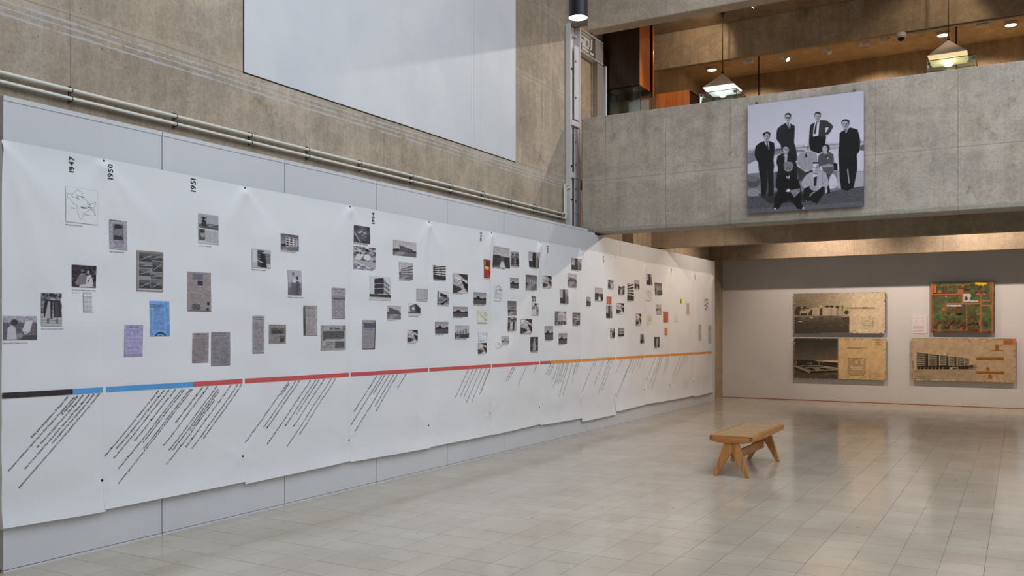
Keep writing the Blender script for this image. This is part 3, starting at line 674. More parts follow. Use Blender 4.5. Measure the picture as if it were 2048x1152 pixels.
# small prints on the banners
rr = random.Random(5)
def pic(kind, W, H, seed):
    R = random.Random(seed); A = Art(W, H, (200, 200, 204)); A.rng = np.random.RandomState(seed); g = lambda v, d=5: (v+R.uniform(-d, d),)*3
    def building(x0, x1, y0, y1, slope, tone, floors, cols):
        top = lambda x: y0+slope*(x-x0); bot = lambda x: y1-slope*.25*(x-x0)
        A.poly([(x0, top(x0)), (x1, top(x1)), (x1, bot(x1)), (x0, bot(x0))], tone)
        for f in range(floors):
            for c in range(cols):
                xa = x0+(x1-x0)*(c+.15)/cols; xb = x0+(x1-x0)*(c+.8)/cols
                t = lambda x, k: top(x)+(bot(x)-top(x))*k
                A.poly([(xa, t(xa, (f+.2)/floors)), (xb, t(xb, (f+.2)/floors)), (xb, t(xb, (f+.75)/floors)), (xa, t(xa, (f+.75)/floors))], 48)
    if kind == 'bld':
        dark = R.random() < .4
        A.vgrad(0, 0, 1, 1, (105,)*3 if dark else (188,)*3, (190,)*3 if dark else (214,)*3)
        hz = R.uniform(.6, .8); sd = R.choice((1, -1)); s0 = R.uniform(.15, .4)
        x0 = R.uniform(.02, .3); x1 = R.uniform(.75, 1.0)
        A.poly([(0, hz-.12), (.2, hz-.2), (.35, hz-.08), (.7, hz-.15), (1, hz-.1), (1, hz), (0, hz)], 62, 1, .3)
        if sd > 0: building(x0, x1, R.uniform(.12, .3), hz, s0, (205,)*3 if dark else (120,)*3, R.randint(2, 5), R.randint(3, 7))
        else: building(x0, x1, R.uniform(.35, .5), hz, -s0, (195,)*3 if not dark else (150,)*3, R.randint(2, 4), R.randint(3, 7))
        A.rect(0, hz, 1, 1, g(R.choice((78, 120, 165)), 10), 1, .18)
        A.poly([(0, 1), (.3, 1), (R.uniform(.3, .9), hz), (R.uniform(.2, .5), hz)], g(200), .5)
    elif kind == 'beams':
        A.vgrad(0, 0, 1, 1, 215, 190)
        for k in range(7): A.poly([(-.1, .02+k*.13), (1.1, -.25+k*.2), (1.1, -.16+k*.2), (-.1, .08+k*.13)], 45)
        A.rect(0, .72, 1, 1, 60, 1, .5); A.rect(.1, 0, .14, 1, 50); A.rect(.6, .2, .64, 1, 40)
    elif kind == 'steps':
        A.rect(0, 0, 1, .45, 222); A.poly([(.2, .12), (.85, .28), (.85, .44), (.2, .42)], 52); A.rect(0, 0, .08, .5, 40)
        for k in range(6): A.poly([(-.05, .5+k*.1), (1.05, .42+k*.09), (1.05, .46+k*.09), (-.05, .56+k*.1)], 40)
        A.poly([(.2, 1), (.5, .8), (1, .55), (1, .62), (.4, 1)], 30)
    elif kind == 'ppl':
        A.vgrad(0, 0, 1, 1, 150, 120); A.noise(.25, 3); n = R.randint(2, 5)
        for k in range(n):
            x = (k+.5)/n+R.uniform(-.05, .05); h = R.uniform(.2, .32); t = R.choice((45, 70, 205, 190))
            A.poly([(x-.13, h+.16), (x+.13, h+.16), (x+.17, 1), (x-.17, 1)], t); A.ell(x, h, .07, .1, 110); A.ell(x, h-.06, .075, .07, 35)
        A.rect(0, .86, 1, 1, 150, .5)
    elif kind == 'field':
        A.vgrad(0, 0, 1, .55, 150, 200); A.rect(0, .58, 1, 1, 95, 1, .12)
        A.poly([(0, .5), (.2, .45), (.3, .3), (.42, .33), (.5, .48), (.75, .52), (.85, .42), (1, .46), (1, .62), (0, .62)], 50, 1, .3)
    elif kind == 'curve':
        A.vgrad(0, 0, 1, 1, 200, 160)
        A.poly([(0, 0), (.4, .05), (1, .35), (1, 0)], 60); A.poly([(.1, .1), (.5, .3), (1, .45), (1, .52), (.45, .4), (.05, .18)], 215)
        A.poly([(.55, .3), (1, .5), (1, .95), (.75, .7)], 40); A.poly([(0, .6), (.4, .68), (1, 1), (0, 1)], 70, 1, .3); A.poly([(.3, .95), (.7, .78), (1, 1), (.3, 1)], 205)
        A.noise(.12, 2)
    elif kind == 'tower':
        A.vgrad(0, 0, 1, 1, 175, 200); A.poly([(.35, .05), (.6, .0), (.62, 1), (.3, 1)], 50); A.poly([(.6, 0), (1, .6), (1, 1), (.6, 1)], 110)
        for k in range(9): A.poly([(.64, .12+k*.1), (.72, .18+k*.1), (.72, .22+k*.1), (.64, .17+k*.1)], 215)
        A.rect(0, .6, .34, 1, 60, 1, .4)
    elif kind == 'vault':
        A.rect(0, 0, 1, 1, 120); A.ell(.6, .3, .35, .28, 200); A.rect(.25, .3, .95, .78, 188)
        for k in range(7): A.rect(.1+k*.12, .3 if k > 1 else .45, .115+k*.12, .8, 70)
        A.rect(.05, .76, .4, .97, 45); A.rect(.55, .74, .9, .97, 45); A.rect(.12, .82, .3, .95, 180); A.rect(.66, .8, .8, .95, 170)
    elif kind == 'arch':
        A.rect(0, 0, 1, 1, 214); 
        for r, c in ((.42, 40), (.33, 214), (.24, 50), (.15, 205)): A.ell(.45, .55, r, r*.8, c, 1, 180, 360)
        A.rect(.6, .6, .9, 1, 60); A.rect(.7, .7, .8, 1, 210); A.ell(.5, .1, .2, .1, 40)
    elif kind == 'figure':
        A.rect(0, 0, 1, 1, 75); A.noise(.3, 3); A.poly([(.4, .1), (.6, .12), (.75, .9), (.3, .95)], 165); A.rect(.42, .3, .5, .9, 190)
    elif kind == 'plan':
        A.rect(0, 0, 1, 1, (222, 224, 226)); 
        for k in range(9): a, b, c, d = [R.uniform(.1, .9) for _ in range(4)]; A.line([(a, b), (c, b), (c, d)], .02, 130)
        A.line([(.15, .3), (.5, .05), (.9, .7), (.75, .95), (.15, .3)], .025, 150)
    elif kind == 'colplan':
        A.rect(0, 0, 1, 1, (222, 220, 206)); A.line([(.1, .1), (.4, .45), (.7, .7)], .03, (110, 110, 60)); A.ell(.8, .35, .13, .2, (200, 205, 170)); A.rect(.15, .15, .35, .3, (205, 212, 170))
        A.rect(.7, .68, .78, .88, 70); A.columns(.72, .7, .98, .85, (110, 100, 60), 1, 3); A.line([(.65, .55), (.65, .2), (.9, .2)], .02, (150, 150, 90))
    elif kind == 'street':
        A.vgrad(0, 0, 1, .5, 175, 205); A.rect(0, .45, 1, 1, 100, 1, .3); A.poly([(.0, .4), (.42, .46), (.42, .85), (0, .95)], 70, 1, .4); A.poly([(.6, .5), (1, .45), (1, 1), (.7, .95)], 60, 1, .4)
        A.poly([(.45, .7), (.6, .7), (.72, 1), (.35, 1)], 220); A.rect(.05, .42, .4, .45, 45)
    elif kind == 'paper':
        A.rect(0, 0, 1, 1, (196, 190, 188)); A.rect(.08, .04, .92, .09, 60, .7); A.rect(.15, .11, .85, .14, 60, .6); A.columns(.06, .18, .95, .96, 70, 2 if W < 30 else 4, max(6, H//3), .5)
    A.noise(.05, 1); 
    if kind not in ('plan', 'colplan'): A.a = A.a*np.array((1.0, .965, .985), np.float32)*.97
    return A
def news(W, H, tone, seed, block=None, head=2, cols=3, inkc=(70, 62, 66)):
    A = Art(W, H, tone); A.rng = np.random.RandomState(seed); A.noise(.04, 4)
    y = .04
    for k in range(head): A.columns(.12 if k else .06, y, .88 if k else .94, y+.035, inkc, 1, 1, .95); y += .055
    A.columns(.06, y+.02, .95, .96, inkc, cols, max(8, int(H*.42)), .55)
    for k in range(1, cols): A.line([(.06+.89*k/cols-.01, y+.03), (.06+.89*k/cols-.01, .96)], .008, inkc, .4)
    if block:
        for x0, y0, x1, y1 in block:
            A.rect(x0, y0, x1, y1, 96, 1, .35); A.rect(x0+.1*(x1-x0), y0+.4*(y1-y0), x1-.2*(x1-x0), y1, 55, .6, .5)
    A.line([(0, 1), (1, 1)], .03, (70, 50, 46), .6); A.noise(.05, 1); return A
def custom(k, W, H):
    if k == 'map':
        A = Art(W, H, (226, 228, 231), ss=3)
        A.line([(0, 0), (1, 0), (1, 1), (0, 1), (0, 0)], .008, 150)
        q = lambda *p: [((x-497)/251, (y-432)/272) for x, y in p]
        A.line(q((510,520),(508,488),(545,492),(565,470),(585,450),(610,455),(628,475),(622,500),(655,520),(690,545),(720,530),(732,525),(722,560),(712,590),(690,580),(660,610),(635,625),(630,655),(615,678),(600,650),(585,600),(580,568),(555,560),(530,528),(510,520)), .009, 120)
        A.line(q((575,505),(600,520)), .018, 50); A.line(q((610,497),(640,500)), .018, 50); A.line(q((575,487),(605,500)), .012, 60)
        A.line(q((662,545),(690,555)), .016, 60); A.line(q((665,570),(705,575)), .02, 60); A.line(q((712,590),(727,628)), .011, 80); A.ell(*q((727,628))[0], .015, .015, 60)
        A.line(q((530,595),(567,597)), .012, 110); A.line(q((645,632),(685,636)), .012, 110); A.line(q((540,505),(557,512)), .02, 110); A.line(q((690,590),(705,594)), .015, 100); return A
    if k == 'wedding':
        A = Art(W, H, (62, 56, 62)); A.noise(.2, 3); q = lambda x, y: ((x-743)/261, (y-155)/235)
        A.poly([q(x, y) for x, y in ((800,300),(830,245),(885,245),(905,330),(870,370),(790,370),(775,340))], (128, 120, 128)); A.ell(*q(850,205), .055, .1, 118); A.ell(*q(850,186), .06, .055, 40)
        A.poly([q(840,245), q(862,245), q(852,285)], 200); A.line([q(851,246), q(853,280)], .02, 50)
        A.poly([q(x, y) for x, y in ((900,265),(940,250),(965,300),(978,385),(815,388),(830,365),(890,355))], (205, 198, 204)); A.ell(*q(915,222), .07, .12, 60); A.ell(*q(915,228), .048, .085, 170)
        A.poly([q(905,325), q(950,265), q(930,300), q(915,340)], 60); A.poly([q(960,370), q(1004,300), q(1004,385)], 90); A.ell(*q(992,230), .03, .1, 130); return A
    if k == 'graduates':
        A = Art(W, H, (120, 116, 122)); A.noise(.35, 4); A.rect(0, .62, 1, 1, (178,)*3, 1, .12)
        for y in (.72, .82, .9): A.line([(0, y), (1, y+.02)], .015, 120)
        A.poly([(.2, .2), (.55, .2), (.52, .78), (.12, .75), (.1, .5)], 45); A.poly([(.33, .25), (.42, .25), (.44, .76), (.16, .76)], (176, 168, 176)); A.poly([(.58, .22), (.92, .22), (.98, .72), (.58, .75)], (58, 54, 60)); A.poly([(.66, .26), (.8, .26), (.86, .73), (.64, .73)], (78, 74, 80))
        for x in (.36, .74): A.ell(x, .15, .08, .07, 120); A.rect(x-.14, .07, x+.12, .1, 30)
        for x in (.28, .34, .7, .78): A.rect(x-.015, .76, x+.02, .93, 70)
        for x in (.1, .45, .6): A.ell(x, .05, .07, .04, 50)
        return A
    if k == 'painter':
        A = Art(W, H, (158, 155, 166)); A.vgrad(0, 0, 1, .3, (172, 170, 182), (160, 158, 168)); A.rect(.0, .28, 1, 1, (105, 101, 110)); A.noise(.07, 3)
        for k2 in range(9): A.line([(.12*k2, .3), (.12*k2, .95)], .01, 80)
        A.poly([(.12, .5), (.25, .38), (.36, .5), (.4, .98), (.1, .98)], (192, 188, 198)); A.ell(.33, .27, .11, .13, 66); A.poly([(.66, .22), (.88, .17), (.78, .7), (.55, .62)], (205, 202, 210)); A.line([(.6, .62), (.66, .78), (.74, .66)], .05, 190)
        A.ell(.48, .82, .1, .1, 140); A.poly([(.6, .85), (1, .8), (1, 1), (.5, 1)], 75); return A
    if k == 'passport':
        A = Art(W, H, (168, 164, 176)); A.noise(.05, 3); A.columns(.03, .01, .75, .06, 60, 1, 1, 1); A.rect(.2, .13, .8, .68, (120, 116, 126))
        A.poly([(.2, .68), (.25, .55), (.42, .48), (.6, .5), (.78, .58), (.8, .68)], 62); A.ell(.5, .36, .2, .17, (136, 130, 140)); A.ell(.5, .22, .23, .08, 55); A.rect(.28, .22, .33, .34, 55); A.rect(.36, .34, .46, .355, 60); A.rect(.55, .34, .65, .355, 60); A.rect(.43, .44, .57, .455, 75); A.line([(.5, .36), (.48, .41)], .03, 100)
        A.columns(.2, .72, .9, .85, 80, 1, 4, .8); A.columns(.2, .88, .85, .95, 70, 1, 2, .8)
        for y in (.24, .4, .58, .66, .8): A.rect(.02, y, .12, y+.02, 80, .8)
        return A
    if k == 'magazine':
        A = Art(W, H, (150, 132, 124)); A.rect(.06, .04, .97, .94, (150, 148, 160)); A.rect(.04, .94, .97, .97, 190); 
        bl = [(.08,.05,.55,.27), (.57,.05,.96,.22), (.08,.29,.55,.42), (.57,.24,.96,.5), (.08,.44,.5,.62), (.52,.52,.96,.68), (.08,.72,.5,.93), (.52,.7,.96,.93)]
        for n_, (x0, y0, x1, y1) in enumerate(bl):
            A.rect(x0, y0, x1, y1, (92+15*(n_ % 3),)*3, 1, .3); A.poly([(x0, y1), (x0, y0+.3*(y1-y0)), (x1, y0+.7*(y1-y0)), (x1, y1)], 62, .8, .35); A.line([(x0+.05, y1-.04), (x1-.03, y0+.06)], .02, 190, .7)
        return A
    if k == 'village':
        A = Art(W, H, (196, 194, 200)); A.rect(.02, .02, .98, .48, (168, 166, 174), 1, .1); A.poly([(.02, .48), (.02, .35), (.98, .3), (.98, .5)], 92, 1, .3); A.rect(.15, .22, .38, .42, 60); A.rect(.2, .1, .3, .25, 50); A.rect(.13, .12, .4, .16, 45)
        A.rect(.02, .52, .32, .9, 88); A.ell(.2, .68, .1, .12, 160); A.ell(.18, .6, .1, .06, 60); A.columns(.36, .56, .98, .96, 80, 2, 14, .6); A.line([(.5, .4), (.98, .28)], .02, 190); return A
    if k == 'blue':
        A = Art(W, H, (124, 168, 222)); A.noise(.03, 3); A.columns(.02, .1, .8, .22, (60, 70, 96), 1, 3, 1); A.columns(.02, .28, .12, .95, (80, 100, 140), 1, 26, .7); A.columns(.17, .27, .8, .84, (80, 100, 140), 1, 27, .75); A.columns(.85, .2, 1, .6, (80, 100, 140), 1, 16, .7)
        A.line([(.82, 0), (.82, 1)], .015, (80, 110, 160)); A.ell(.52, 1.04, .3, .16, (60, 66, 84), 1, 180, 360); A.ell(.52, 1.04, .22, .11, (124, 168, 222), 1, 180, 360); A.ell(.52, 1.06, .12, .1, (70, 78, 100), .8, 180, 360); A.rect(.84, .66, 1, .98, (100, 135, 185), .6); return A
    if k == 'purple':
        A = news(W, H, (172, 166, 204), 3, cols=4, inkc=(138, 128, 170)); A.columns(.25, .05, .78, .1, (90, 80, 120), 1, 2, 1)
        for y in (.38, .49, .64, .78): A.line([(.02, y), (.4, y+.01), (.98, y-.01)], .01, (205, 200, 226))
        A.vgrad(0, .93, 1, .96, (140, 134, 176), (96, 88, 120)); A.rect(0, .97, 1, 1, (150, 146, 180)); return A
    if k == 'photopage':
        A = news(W, H, (158, 147, 146), 5, cols=5, inkc=(120, 108, 108), head=1); A.rect(.2, .05, .65, .19, (112, 110, 126), 1, .3); A.rect(.42, .22, .64, .34, 58, 1, .25); A.rect(.18, .82, .52, .96, 95, 1, .3); A.ell(.87, .8, .07, .05, 62); A.rect(.78, .92, .9, .98, 55)
        A.rect(0, .51, 1, .52, (178, 168, 166), .7); return A
    if k == 'tribune':
        A = Art(W, H, (170, 162, 164)); A.noise(.04, 3); A.columns(.02, .02, .12, .2, 80, 1, 6, .6); A.rect(.87, .03, .96, .18, 70); A.ell(.915, .1, .03, .05, 150)
        A.rect(.07, .23, .93, .6, 90, 1, .35); A.rect(.17, .54, .94, .63, (182, 176, 178)); A.columns(.19, .56, .9, .61, 50, 1, 1, 1); A.rect(.54, .65, .93, .93, 92, 1, .35); A.columns(.2, .66, .5, .8, 60, 1, 3, .9); A.columns(.04, .82, .5, .95, 90, 2, 6, .6); A.rect(.03, .24, .06, .98, (140, 130, 130)); return A
    if k == 'vanyear':
        A = Art(W, H, (180, 176, 182)); A.rect(.02, .02, .98, .98, (186, 182, 188)); A.rect(.27, .05, .55, .95, 70); A.rect(.5, .2, .98, .75, (120, 116, 122), 1, .25); A.rect(.02, .05, .25, .7, 205); A.poly([(.45, .22), (.68, .22), (.78, .98), (.42, .98)], 44); A.ell(.57, .14, .06, .07, 170); A.ell(.57, .09, .065, .045, 40)
        A.line([(.25, .58), (.55, .72)], .05, 200); A.rect(.8, .78, .98, .95, 190); A.line([(.28, .3), (.45, .3)], .03, 190); A.line([(.28, .5), (.45, .5)], .03, 190); return A
    if k == 'couple':
        A = Art(W, H, (178, 176, 186)); A.rect(0, .5, 1, .72, (150, 148, 156)); A.rect(0, .7, 1, 1, (120, 116, 124), 1, .12)
        A.poly([(.25, .4), (.5, .36), (.6, .95), (.12, .98), (.2, .7)], (118, 112, 122)); A.poly([(.3, .36), (.52, .32), (.55, .5), (.28, .5)], 205); A.ell(.38, .15, .08, .07, 74); A.ell(.4, .2, .06, .055, 125)
        A.poly([(.55, .42), (.82, .42), (.85, .6), (.78, .98), (.55, .98)], (92, 86, 96)); A.ell(.66, .3, .08, .07, 62); A.poly([(.75, .42), (1, .22), (1, .32), (.82, .5)], 200); A.poly([(.52, .4), (.62, .38), (.6, .5)], 190)
        for k2 in range(6): A.line([(.2+.06*k2, .5), (.16+.07*k2, .97)], .015, 70)
        return A
    if k == 'model':
        A = Art(W, H, (78, 72, 80)); A.noise(.06, 3); A.poly([(.02, .38), (.55, .02), (.98, .35), (.4, .95)], (98, 94, 102)); A.poly([(.02, .38), (.4, .95), (.38, 1), (.02, .5)], (180, 178, 184))
        for p in ([(.25, .38), (.5, .3), (.55, .34), (.33, .46)], [(.6, .35), (.78, .4), (.72, .45), (.58, .4)]): A.poly(p, 205)
        for x, y in ((.5, .5), (.6, .55), (.7, .6), (.58, .68), (.62, .78), (.45, .2)): A.rect(x, y, x+.07, y+.05, 165)
        return A
    if k == 'men':
        A = Art(W, H, (140, 136, 144)); A.noise(.3, 3); A.line([(.55, .05), (1, .2)], .05, 200); A.line([(0, .2), (.5, .25)], .05, 190)
        A.poly([(.05, .62), (.15, .36), (.35, .32), (.45, .4), (.3, .62), (.1, .66)], 215); A.ell(.28, .22, .07, .1, 205); A.ell(.3, .31, .05, .07, 70); A.poly([(.45, .55), (.5, .36), (.7, .34), (.8, .5), (.68, .62), (.5, .6)], 218); A.ell(.62, .22, .07, .09, 100); A.ell(.6, .14, .08, .05, 40)
        A.poly([(0, .62), (.6, .66), (1, .7), (1, 1), (0, .8)], (170,)*3); A.poly([(0, .68), (.75, .98), (.72, 1), (0, .72)], 220); return A
    if k == 'highrise':
        A = Art(W, H, (206, 208, 214)); A.poly([(.2, .12), (.62, .04), (.66, .1), (.66, .72), (.2, .74)], (66, 60, 66)); A.poly([(.62, .04), (.95, .38), (.95, .76), (.66, .72), (.66, .1)], (176,)*3)
        for y in (.3, .5): A.line([(.2, y+.02), (.65, y-.02)], .02, 200); A.line([(.66, y-.02), (.95, y+.16)], .03, 215)
        for r in range(3):
            for c in range(3): A.rect(.7+c*.08, .2+r*.18+c*.06, .75+c*.08, .3+r*.18+c*.06, 50)
        A.rect(0, .75, 1, .86, 66, 1, .5); A.rect(0, .86, 1, .98, 196); A.line([(.2, .1), (.66, .02), (.97, .37)], .03, 215); return A
    if k == 'cube':
        A = Art(W, H, (218, 220, 224)); A.poly([(.12, .25), (.58, .03), (.6, .72), (.12, .7)], 74); A.poly([(.2, .3), (.52, .14), (.54, .66), (.2, .64)], 130); A.rect(.3, .36, .45, .56, 225); A.poly([(.58, .03), (.95, .4), (.95, .78), (.6, .72)], 62); A.line([(.1, .25), (.58, .02)], .03, 200); A.rect(0, .74, .95, .84, 60, 1, .5); A.rect(0, .84, 1, .95, 190); return A
    if k == 'frontpage':
        A = Art(W, H, (156, 150, 154)); A.noise(.03, 3); A.rect(.08, .1, .92, .27, (88, 92, 108), 1, .3); A.columns(.06, .31, .9, .33, 60, 1, 1, 1); A.columns(.4, .35, .7, .365, 60, 1, 1, 1); A.columns(.06, .4, .9, .92, (128, 122, 128), 2, 40, .6); A.rect(.93, .02, 1, .98, (96, 72, 66)); A.rect(0, .96, 1, 1, 80); return A
    if k == 'redposter':
        A = Art(W, H, (176, 52, 50)); A.rect(.1, .08, .3, .3, (200, 170, 60)); A.rect(.25, .1, .6, .42, (50, 60, 90)); A.rect(.12, .38, .7, .52, (226, 214, 60)); A.rect(.62, .12, .9, .34, (90, 70, 60)); A.rect(.75, .66, .95, .8, 70); A.ell(.5, .6, .18, .06, (200, 60, 60)); A.columns(.5, .9, .9, .96, (220, 190, 60), 1, 1, 1); A.noise(.08, 2); return A
    if k == 'bluemap':
        A = Art(W, H, (214, 220, 232)); A.line([(.08, .6), (.35, .58), (.3, .45)], .02, (70, 90, 160)); A.line([(.3, .42), (.6, .4), (.85, .2)], .02, (60, 80, 150)); A.ell(.85, .3, .08, .25, (196, 130, 120), .6); A.noise(.04, 2); return A
    if k == 'stripe':
        A = Art(W, H, (176, 130, 84)); A.rect(.52, 0, .85, 1, (222, 74, 54)); A.ell(.66, .7, .12, .1, (200, 100, 60)); A.line([(0, 0), (1, 0), (1, 1), (0, 1), (0, 0)], .04, (120, 90, 60)); return A
    if k == 'yellow':
        A = Art(W, H, (240, 212, 40)); A.rect(0, 0, .35, 1, (150, 120, 40)); A.rect(.6, .2, .7, .3, 120); A.rect(.6, .6, .7, .7, 120); return A
    if k == 'brown': return Art(W, H, (176, 104, 84))
    if k == 'orangebook':
        A = Art(W, H, (232, 134, 66)); A.rect(0, 0, .18, 1, (120, 80, 60)); A.rect(.45, .28, .9, .32, 70); A.rect(.45, .42, .9, .45, 80); return A
    if k == 'cream': return Art(W, H, (228, 216, 200))
    if k == 'textcol':
        A = Art(W, H, (224, 226, 229)); A.columns(.0, .01, .9, .14, 60, 1, 4, .9); A.columns(0, .2, .92, .98, 70, 1, max(10, H//3), .8); return A
    if k == 'textstrip':
        A = Art(W, H, (206, 200, 194)); A.columns(.05, .01, .95, .99, 90, 1, max(10, H//3), .7); return A
    if k == 'scrapbook':
        A = Art(W, H, (212, 206, 198)); 
        for x, y in ((.1, .1), (.5, .05), (.55, .35), (.15, .5), (.5, .6), (.2, .8)): A.rect(x, y, x+.3, y+.14, 120, 1, .4)
        return A
    if k == 'inkstrip':
        A = Art(W, H, (214, 196, 172)); 
        for k2 in range(4): A.ell(.5, .2+.2*k2, .28, .07, 90); A.ell(.5, .2+.2*k2, .15, .04, 190)
        return A
    if k == 'greenplan':
        A = Art(W, H, (222, 218, 206)); A.line([(.1, .6), (.5, .1), (.9, .55)], .03, (200, 150, 120)); A.line([(.15, .4), (.85, .35)], .03, (196, 140, 110)); A.ell(.55, .6, .14, .1, (90, 130, 80)); A.ell(.55, .6, .07, .05, 215)
        for k2 in range(8): A.ell(.12+.1*k2, .85, .03, .03, 150)
        return A
    if k == 'squaregrid':
        A = Art(W, H, (176, 178, 182)); A.rect(0, 0, 1, 1, (180, 182, 184), 1, .04)
        for x in (.25, .48, .72, .95): A.line([(x, .05), (x, .95)], .015, 140)
        for y in (.3, .55, .8): A.line([(.05, y), (.95, y)], .015, 140)
        A.line([(0, 0), (1, 0), (1, 1), (0, 1), (0, 0)], .04, (130, 120, 110)); return A
    if k == 'pencil':
        A = Art(W, H, (224, 226, 229)); A.poly([(.4, .05), (.95, .75), (1, 1), (.8, .95), (.3, .2)], 176); return A
    return None
PR = [('map',129.4,372,194.7,443,'small outline map of a country'), ('wedding',141.9,529.2,191.7,573.5,0), ('textcol',164.8,584,186.7,624.5,0), ('graduates',81.3,585.7,121,651.8,0), ('painter',6.9,631.6,73,679.9,0),
 ('passport',219.2,438.6,253.7,501.6-4,0), ('magazine',272.2,500.2,324.8,582,0), ('village',395.9,426,436.3,486,0), ('photopage',372.7,543,419.9,622,0), ('blue',297.5,601.7,337.5,672.5,'blue tinted newspaper clipping'), ('purple',248.5,649.6,283.7,713.7,'purple tinted newspaper clipping'),
 ('n3',383.3,666,416,726,0), ('n2',421.4,664.2,459.6,732,0), ('vanyear',504,497.3,540.7,534.5,0), ('bld',560.2,466.6,596.4,499,0), ('couple',574.2,539.7,601,589.8,0), ('n1',662.8,575,690.9,637.5,0), ('n4',605.5,610.5,633,671,0), ('n5',505.8,631.4,528.4,707,0),
 ('n6',537,649,570,687,0), ('tribune',640.4,650.6,691.4,701,'printed front page of a newspaper'), ('model',706.9,449.7,739.6,484,0), ('men',707,491.3,750.7,534.5,0), ('bld',785.8,479.4,831.4,509.5,0), ('bld',797.2,523.2,824,557.5,0), ('highrise',737.5,551.4,780.3,600,0), ('bld',773.3,611,800,638.5,0), ('cube',815,606,841.7,630,0),
 ('squaregrid',832,577,855,599.6,0), ('curve',813,660,833.8,684.5,0), ('frontpage',724,640,748.8,699.3,0),
 ('beams',867,530.3,890.7,558,0), ('curve',904.4,546.3,934.2,585,0), ('redposter',966.7,518.5,980.6,555.5,'small red poster print'), ('street',986.1,491.8,1019.2,533.5,0), ('ppl',1021.1,502.2,1037.5,532,0), ('tower',1057.6,502.8,1077.8,534,0), ('field',1019.2,555,1035.8,576,0), ('bld',1050,549,1073,579,0), ('plan',988.9,567.5,1003.8,600.8,0),
 ('steps',874.7,582,897,609,0), ('field',946,584,971,608,0), ('field',905,613,933.6,633,0), ('colplan',953.5,620,975,645,0), ('field',870.4,643.6,895,667.3,0), ('bld',908.8,651,936,676,0), ('bluemap',955,664,975,680,0), ('curve',955,686,973,707.5,0), ('bld',1014,601.7,1031,629.5,0), ('ppl',1014,634,1031,661.7,0), ('ppl',1062,591.5,1071,603,0), ('arch',1062,606,1078.5,629,0), ('curve',1039.3,638,1063,666.5,0), ('bld',1002.4,671.8,1017,688.8,0), ('figure',1060,674,1076,703.5,0), ('pencil',992,684,1002,695,0),
 ('curve',1085.8,550.8,1102,574.5,0), ('tower',1143,515.4,1161.3,539,0), ('bld',1134.8,546,1152,573,0), ('tower',1119.2,578,1135,606.5,0), ('street',1189,575,1204.3,600.5,0), ('ppl',1214.8,559,1226.3,577,0), ('ppl',1237,571,1248,589,0), ('field',1172.1,594,1180,612,0), ('stripe',1212,593,1222,608.5,'brown and red striped print'), ('tower',1211,610.2,1224,636,0), ('curve',1233,606,1247,626.5,0),
 ('vault',1108.4,622.3,1131.2,649,0), ('bld',1144.2,625,1160.6,650.5,0), ('field',1090,652,1105.3,680,0), ('field',1116,666.6,1132.9,688.5,0), ('ppl',1219.3,656.5,1229.7,675.7,0), ('beams',1237,656,1247.2,672.5,0), ('beams',1254,567,1266.5,601,0), ('street',1268.5,559.4,1278.2,577.5,0), ('tower',1292.7,547,1304,569,0), ('plan',1292.7,578,1304,600,0), ('bld',1308.9,564.8,1323.4,589,0),
 ('yellow',1360,597.7,1364,607,'tiny yellow print'), ('inkstrip',1372,605,1378,631,0), ('scrapbook',1407.6,596,1416,621,0), ('curve',1270.3,627.3,1282,650,0), ('greenplan',1294,629,1303.4,648,0), ('bld',1311.3,608.9,1322,628,0), ('brown',1325,622.4,1336,644.6,'plain brown square print'), ('orangebook',1328.8,656,1335,670.5,'small orange print'), ('figure',1308,674,1318,695,0), ('tower',1280,668.8,1289,686.5,0), ('cream',1348.8,628,1354.8,642.5,0), ('textstrip',1396.4,649,1401.9,681.8,0), ('textstrip',1416,651,1423.2,687.5,0)]
NEWS = dict(n1=((166,160,170), [(.05,.34,.95,.37)], 3, 3), n2=((150,144,150), None, 2, 2), n3=((156,146,150), None, 2, 3), n4=((176,168,168), [(.02,.05,.16,.98)], 2, 1), n5=((160,156,162), None, 2, 1), n6=((156,146,142), [(.1,.2,.9,.5), (.62,.6,.92,.92)], 1, 2))
CAP = {'map': 'India Pakistan Partition 1947', 'wedding': 'JK Chowdhury & Eulie Chowdhury Wedding', 'graduates': 'Eulie Chowdhury Graduation Australia', 'painter': 'Eulie Chowdhury Painting, Kobe, Japan', 'vanyear': 'Maxwell Fry Chandigarh', 'couple': 'BP Mathur, Eulie Chowdhury Chandigarh', 'village': 'Le Corbusier in Chandigarh', 'passport': 'Eulie Chowdhury 1950'}
